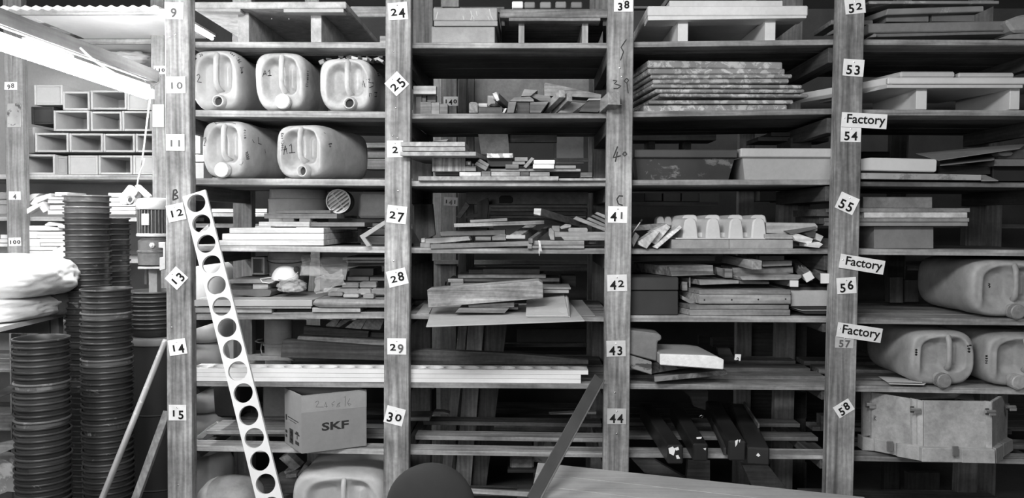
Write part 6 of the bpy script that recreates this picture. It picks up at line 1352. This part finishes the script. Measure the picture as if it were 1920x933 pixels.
# --- shelf 2 white pallet
wp = pallet('white pallet on two runners in the fourth bay', 486, 566, 1760, 616, .02, .45, [(690, 768), (1372, 1444)], shelf_row(1, 3, 690, .06) - .5, mottle(.62, .06, .02, .55), inset=.03)
prism('batten', None, None, (482, 620, 1470, 644), .024, .4, mottle(.55, .08), parent=wp, dx=-.3); prism('side_board', None, None, [(486, 566), (520, 566), (520, 640), (486, 616)], .03, .42, mottle(.6, .06), parent=wp, dx=-.55)
rest(wp, 1, 3)
W('left white slab lying on the white pallet, fourth bay', (580, 520, 979, 565), .1, .28, m=mottle(.5, .08), name='white_slab', cat='slab', bev=.006, dx=-.3); W('right white slab lying on the white pallet, fourth bay', (1001, 528, 1409, 566), .1, .28, m=mottle(.5, .08), name='white_slab', cat='slab', bev=.006)
# --- shelf 3
Z(1540, 220, 3.732); on = (2, 3)
W('bright white slab with rounded ends on the third shelf, fourth bay', [(270, 290), (350, 281), (800, 291), (812, 300), (808, 374), (798, 382), (350, 372), (270, 372)], .06, .2, m=mottle(.62, .05, 0, .5), name='white_slab', cat='slab', bev=.004)
W('dark packing strip under the bright white slab', (280, 376, 780, 388), .09, .2, .05); W('pale stained base board under the bright white slab', [(250, 388), (820, 394), (1120, 402), (1120, 440), (250, 430)], .03, .3, m=worn(.2, .38, .42, 6.))
sheet3('upper crumpled kraft sheet on the third shelf, fourth bay', [(660, 252, .3), (1440, 178, .35), (1390, 216, .05), (820, 300, .05)], .002, mottle(.25, .2), 'crumpled_sheet', 'paper'); sheet3('lower curled kraft sheet on the third shelf, fourth bay', [(830, 300, .3), (1215, 235, .35), (1210, 296, .05), (830, 336, .04)], .002, mottle(.22, .2), 'crumpled_sheet', 'paper')
W('pale torn wad between the kraft sheets', [(1240, 240), (1300, 235), (1352, 240), (1345, 262), (1290, 272), (1250, 262)], .1, .06, m=mottle(.4, .3), name='paper_wad', cat='paper', bev=.006)
W('grey slab at the right edge under the kraft sheets', (1212, 292, 1560, 340), .08, .25, m=mottle(.16, .15)); W('upper grey slab at the right edge under the kraft sheets', [(1240, 250), (1560, 200), (1560, 290), (1240, 290)], .14, .2, m=mottle(.12, .2)); W('black carton under the kraft sheets', (815, 340, 1185, 398), .12, .2, m=mottle(.015, .2), name='stored_box', cat='box'); W('black object with bright dots at the right edge, third shelf', (1200, 342, 1560, 445), .12, .2, m=worn(.015, .3, .72, 14.), name='stored_box', cat='box')
sheet3('small pale triangular flap on the shelf right of the base board', [(1100, 400, .1), (1150, 402, .1), (1240, 440, .03), (1120, 440, .03)], .004, mottle(.3, .1), 'card_flap', 'card')
# --- shelf 4
on = (3, 3)
st = [((370, 762, 785, None), .1, .3, .2, 'pale wide base box holding up the layered stack, fourth bay'), ((120, 733, 1026, 760), .07, .35, .27, 'lowest thin board of the layered stack'), ((120, 703, 1036, 730), .065, .35, .25, 'grey board under the bright rough strip'), ((300, 664, 1022, 702), .06, .35, .6, 'bright rough strip in the layered stack, fourth bay'), ((120, 634, 1041, 662), .065, .35, .22, 'grey board on the bright rough strip'), ((292, 556, 776, 633), .14, .25, .2, 'cloudy grey case on top of the layered stack')]
for q, y, d, v, lab in st: W(lab, q, y, d, m=mottle(v, .3 if 'rough' in lab or 'cloudy' in lab else .12, 0, .6, 14.), on=on, name='case' if 'case' in lab else ('base_box' if 'base' in lab else 'layered_board'), cat='box' if 'box' in lab or 'case' in lab else 'board')
FW('shaded pale upright deep at the right of the fourth bay', (1105, 100, 1280, 480), RY - .3, .05, .2, 'Z'); Z(1540, 220, 3.732); 
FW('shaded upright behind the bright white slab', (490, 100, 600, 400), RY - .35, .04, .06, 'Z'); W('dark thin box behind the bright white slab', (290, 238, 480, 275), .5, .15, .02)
# --- cans
Z(1540, 450, 3.455)
CM = dict(v=.42)
j, k = jerrycan('large dim jerrycan at the right edge on the fifth shelf', 985, 140, 1440, 505, .06, .45, 4, 3, cap=.25, v=.36, dirty=.3, nb=(.14, .78)); scribble(k, [[(1082, 280), (1092, 285), (1084, 292), (1092, 300), (1086, 308)]], .002)
j, k = jerrycan('dim jerrycan with a worn cap, left of two on the sixth shelf, fourth bay', 590, 572, 985, 918, .06, .42, 5, 3, cap=.25, v=.4, dirty=.3, nb=(-.06, .78)); scribble(k, word('xoo', 620, 745, 20, -88) + word('Loo', 948, 680, 24, 88), .0018)
j, k = jerrycan('dim jerrycan at the right edge on the sixth shelf, fourth bay', 1085, 582, 1490, 925, .06, .42, 5, 3, cap=.4, v=.36, dirty=.3, nb=(-.15, .76)); scribble(k, word('sccx', 1075, 800, 20, -88), .0018)
sheet3('two white cards lying on the shelf edge, the lower one', [(395, 885, .3), (700, 912, .14), (745 - 80, 935, .04), (440, 930, .04)], .002, PAPER, 'card', 'card'); sheet3('two white cards lying on the shelf edge, the upper one', [(365, 878, .3), (640, 900, .2), (655, 920, .05), (425, 916, .06)], .002, mottle(.7, .1), 'card', 'card')
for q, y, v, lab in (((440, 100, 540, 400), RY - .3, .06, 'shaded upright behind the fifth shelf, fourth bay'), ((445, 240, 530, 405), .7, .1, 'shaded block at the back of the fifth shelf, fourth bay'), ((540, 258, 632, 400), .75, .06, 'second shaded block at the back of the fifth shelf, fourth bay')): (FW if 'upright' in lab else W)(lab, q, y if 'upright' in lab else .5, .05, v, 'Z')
# --- curved wooden mould at the bottom
Z(1540, 680, 3.687)
MM = mottle(.38, .32, .0, .7, 7.); ML = mottle(.42, .25, 0, .6, 10.)
md = empty('formwork_mould', P(750, 700, .1), 'many-sided pale wooden mould with metal latches, lowest shelf of the fourth bay', 'mould')
def pan(nm, pts, m=MM, th=.018): return prism(nm, None, None, pts, 0, th, m, parent=md, bevel=.0015)
pl_ = pan('side_panel', [(286, 214, .16), (341, 222, .12), (341, 535, .12), (286, 538, .16)])
p1 = pan('side_panel', [(346, 234, .115), (624, 282, -.02), (624, 602, -.02), (346, 560, .115)])
pan('corner_strip', [(626, 280, -.03), (660, 286, -.04), (660, 605, -.04), (626, 600, -.03)], ML); pan('corner_strip', [(664, 288, -.045), (704, 296, -.06), (704, 615, -.06), (664, 606, -.045)], ML)
p2 = pan('side_panel', [(708, 296, -.06), (1140, 302, -.08), (1140, 622, -.08), (708, 616, -.06)])
pan('corner_strip', [(1142, 300, -.085), (1180, 304, -.09), (1182, 625, -.09), (1142, 622, -.085)], ML)
pan('side_panel', [(1183, 302, -.085), (1292, 232, .2), (1284, 575, .2), (1183, 622, -.085)])
pan('side_panel', [(420, 230, .2), (1000, 215, .42), (1000, 270, .42), (420, 270, .2)], ML)
pan('inner_ring', [(345, 232, .17), (620, 225, .3), (965, 235, .35), (968, 275, .33), (640, 280, .2)], ML, .03)
pan('inner_ring', [(935, 280, .1), (1000, 245, .22), (1050, 250, .24), (1060, 290, .1)], ML, .02)
for pts in ([(284, 542, .14), (365, 562, .1), (365, 640, .1), (284, 636, .14)], [(366, 556, .1), (520, 585, .03), (520, 672, .03), (366, 640, .1)], [(524, 590, .02), (692, 612, -.07), (692, 712, -.07), (524, 680, .02)], [(696, 622, -.085), (968, 628, -.1), (968, 722, -.1), (696, 718, -.085)], [(972, 632, -.105), (1200, 634, -.115), (1204, 730, -.115), (972, 724, -.105)], [(1206, 628, -.11), (1256, 596, .0), (1256, 700, .0), (1210, 728, -.11)], [(1258, 588, .02), (1322, 560, .16), (1326, 636, .16), (1258, 684, .02)]): pan('base_block', pts, ML, .05)
for x, y, yy in ((340, 318, .1), (650, 355, -.06), (1168, 370, -.1), (1310, 335, .1)):
    lt = lathe('latch', [(.007, -.018), (.007, .018)], mottle(.6, .2, 0, .35, 10., .8), P(x, y, yy), (1, 0, 0), 10, md)
    prism('latch_plate', None, None, (x - 36, y - 22, x - 8, y + 22), yy + .006, .004, mottle(.12, .2, 0, .5, 10., .6), parent=lt); prism('latch_hook', None, None, (x - 6, y + 6, x + 42, y + 30), yy - .004, .006, mottle(.4, .2, 0, .5, 10., .6), parent=lt)
for x, y, yy in ((476, 605, .02), (928, 640, -.115)): prism('latch_plate', None, None, (x - 22, y - 30, x + 22, y + 40), yy, .006, mottle(.28, .2, 0, .5, 10., .6), parent=md)
scribble(p1, word('R', 362, 430, 34, 0), .0014, flat(.1))
lo, hi = bounds([md]); md.location.z += szx(6, 3, md.location.x) + .001 - lo.z
FW('dark boards leaning low under the mould', (600, 760, 820, 1000), .8, .04, .05, 'Z')
bpy.context.view_layer.update()
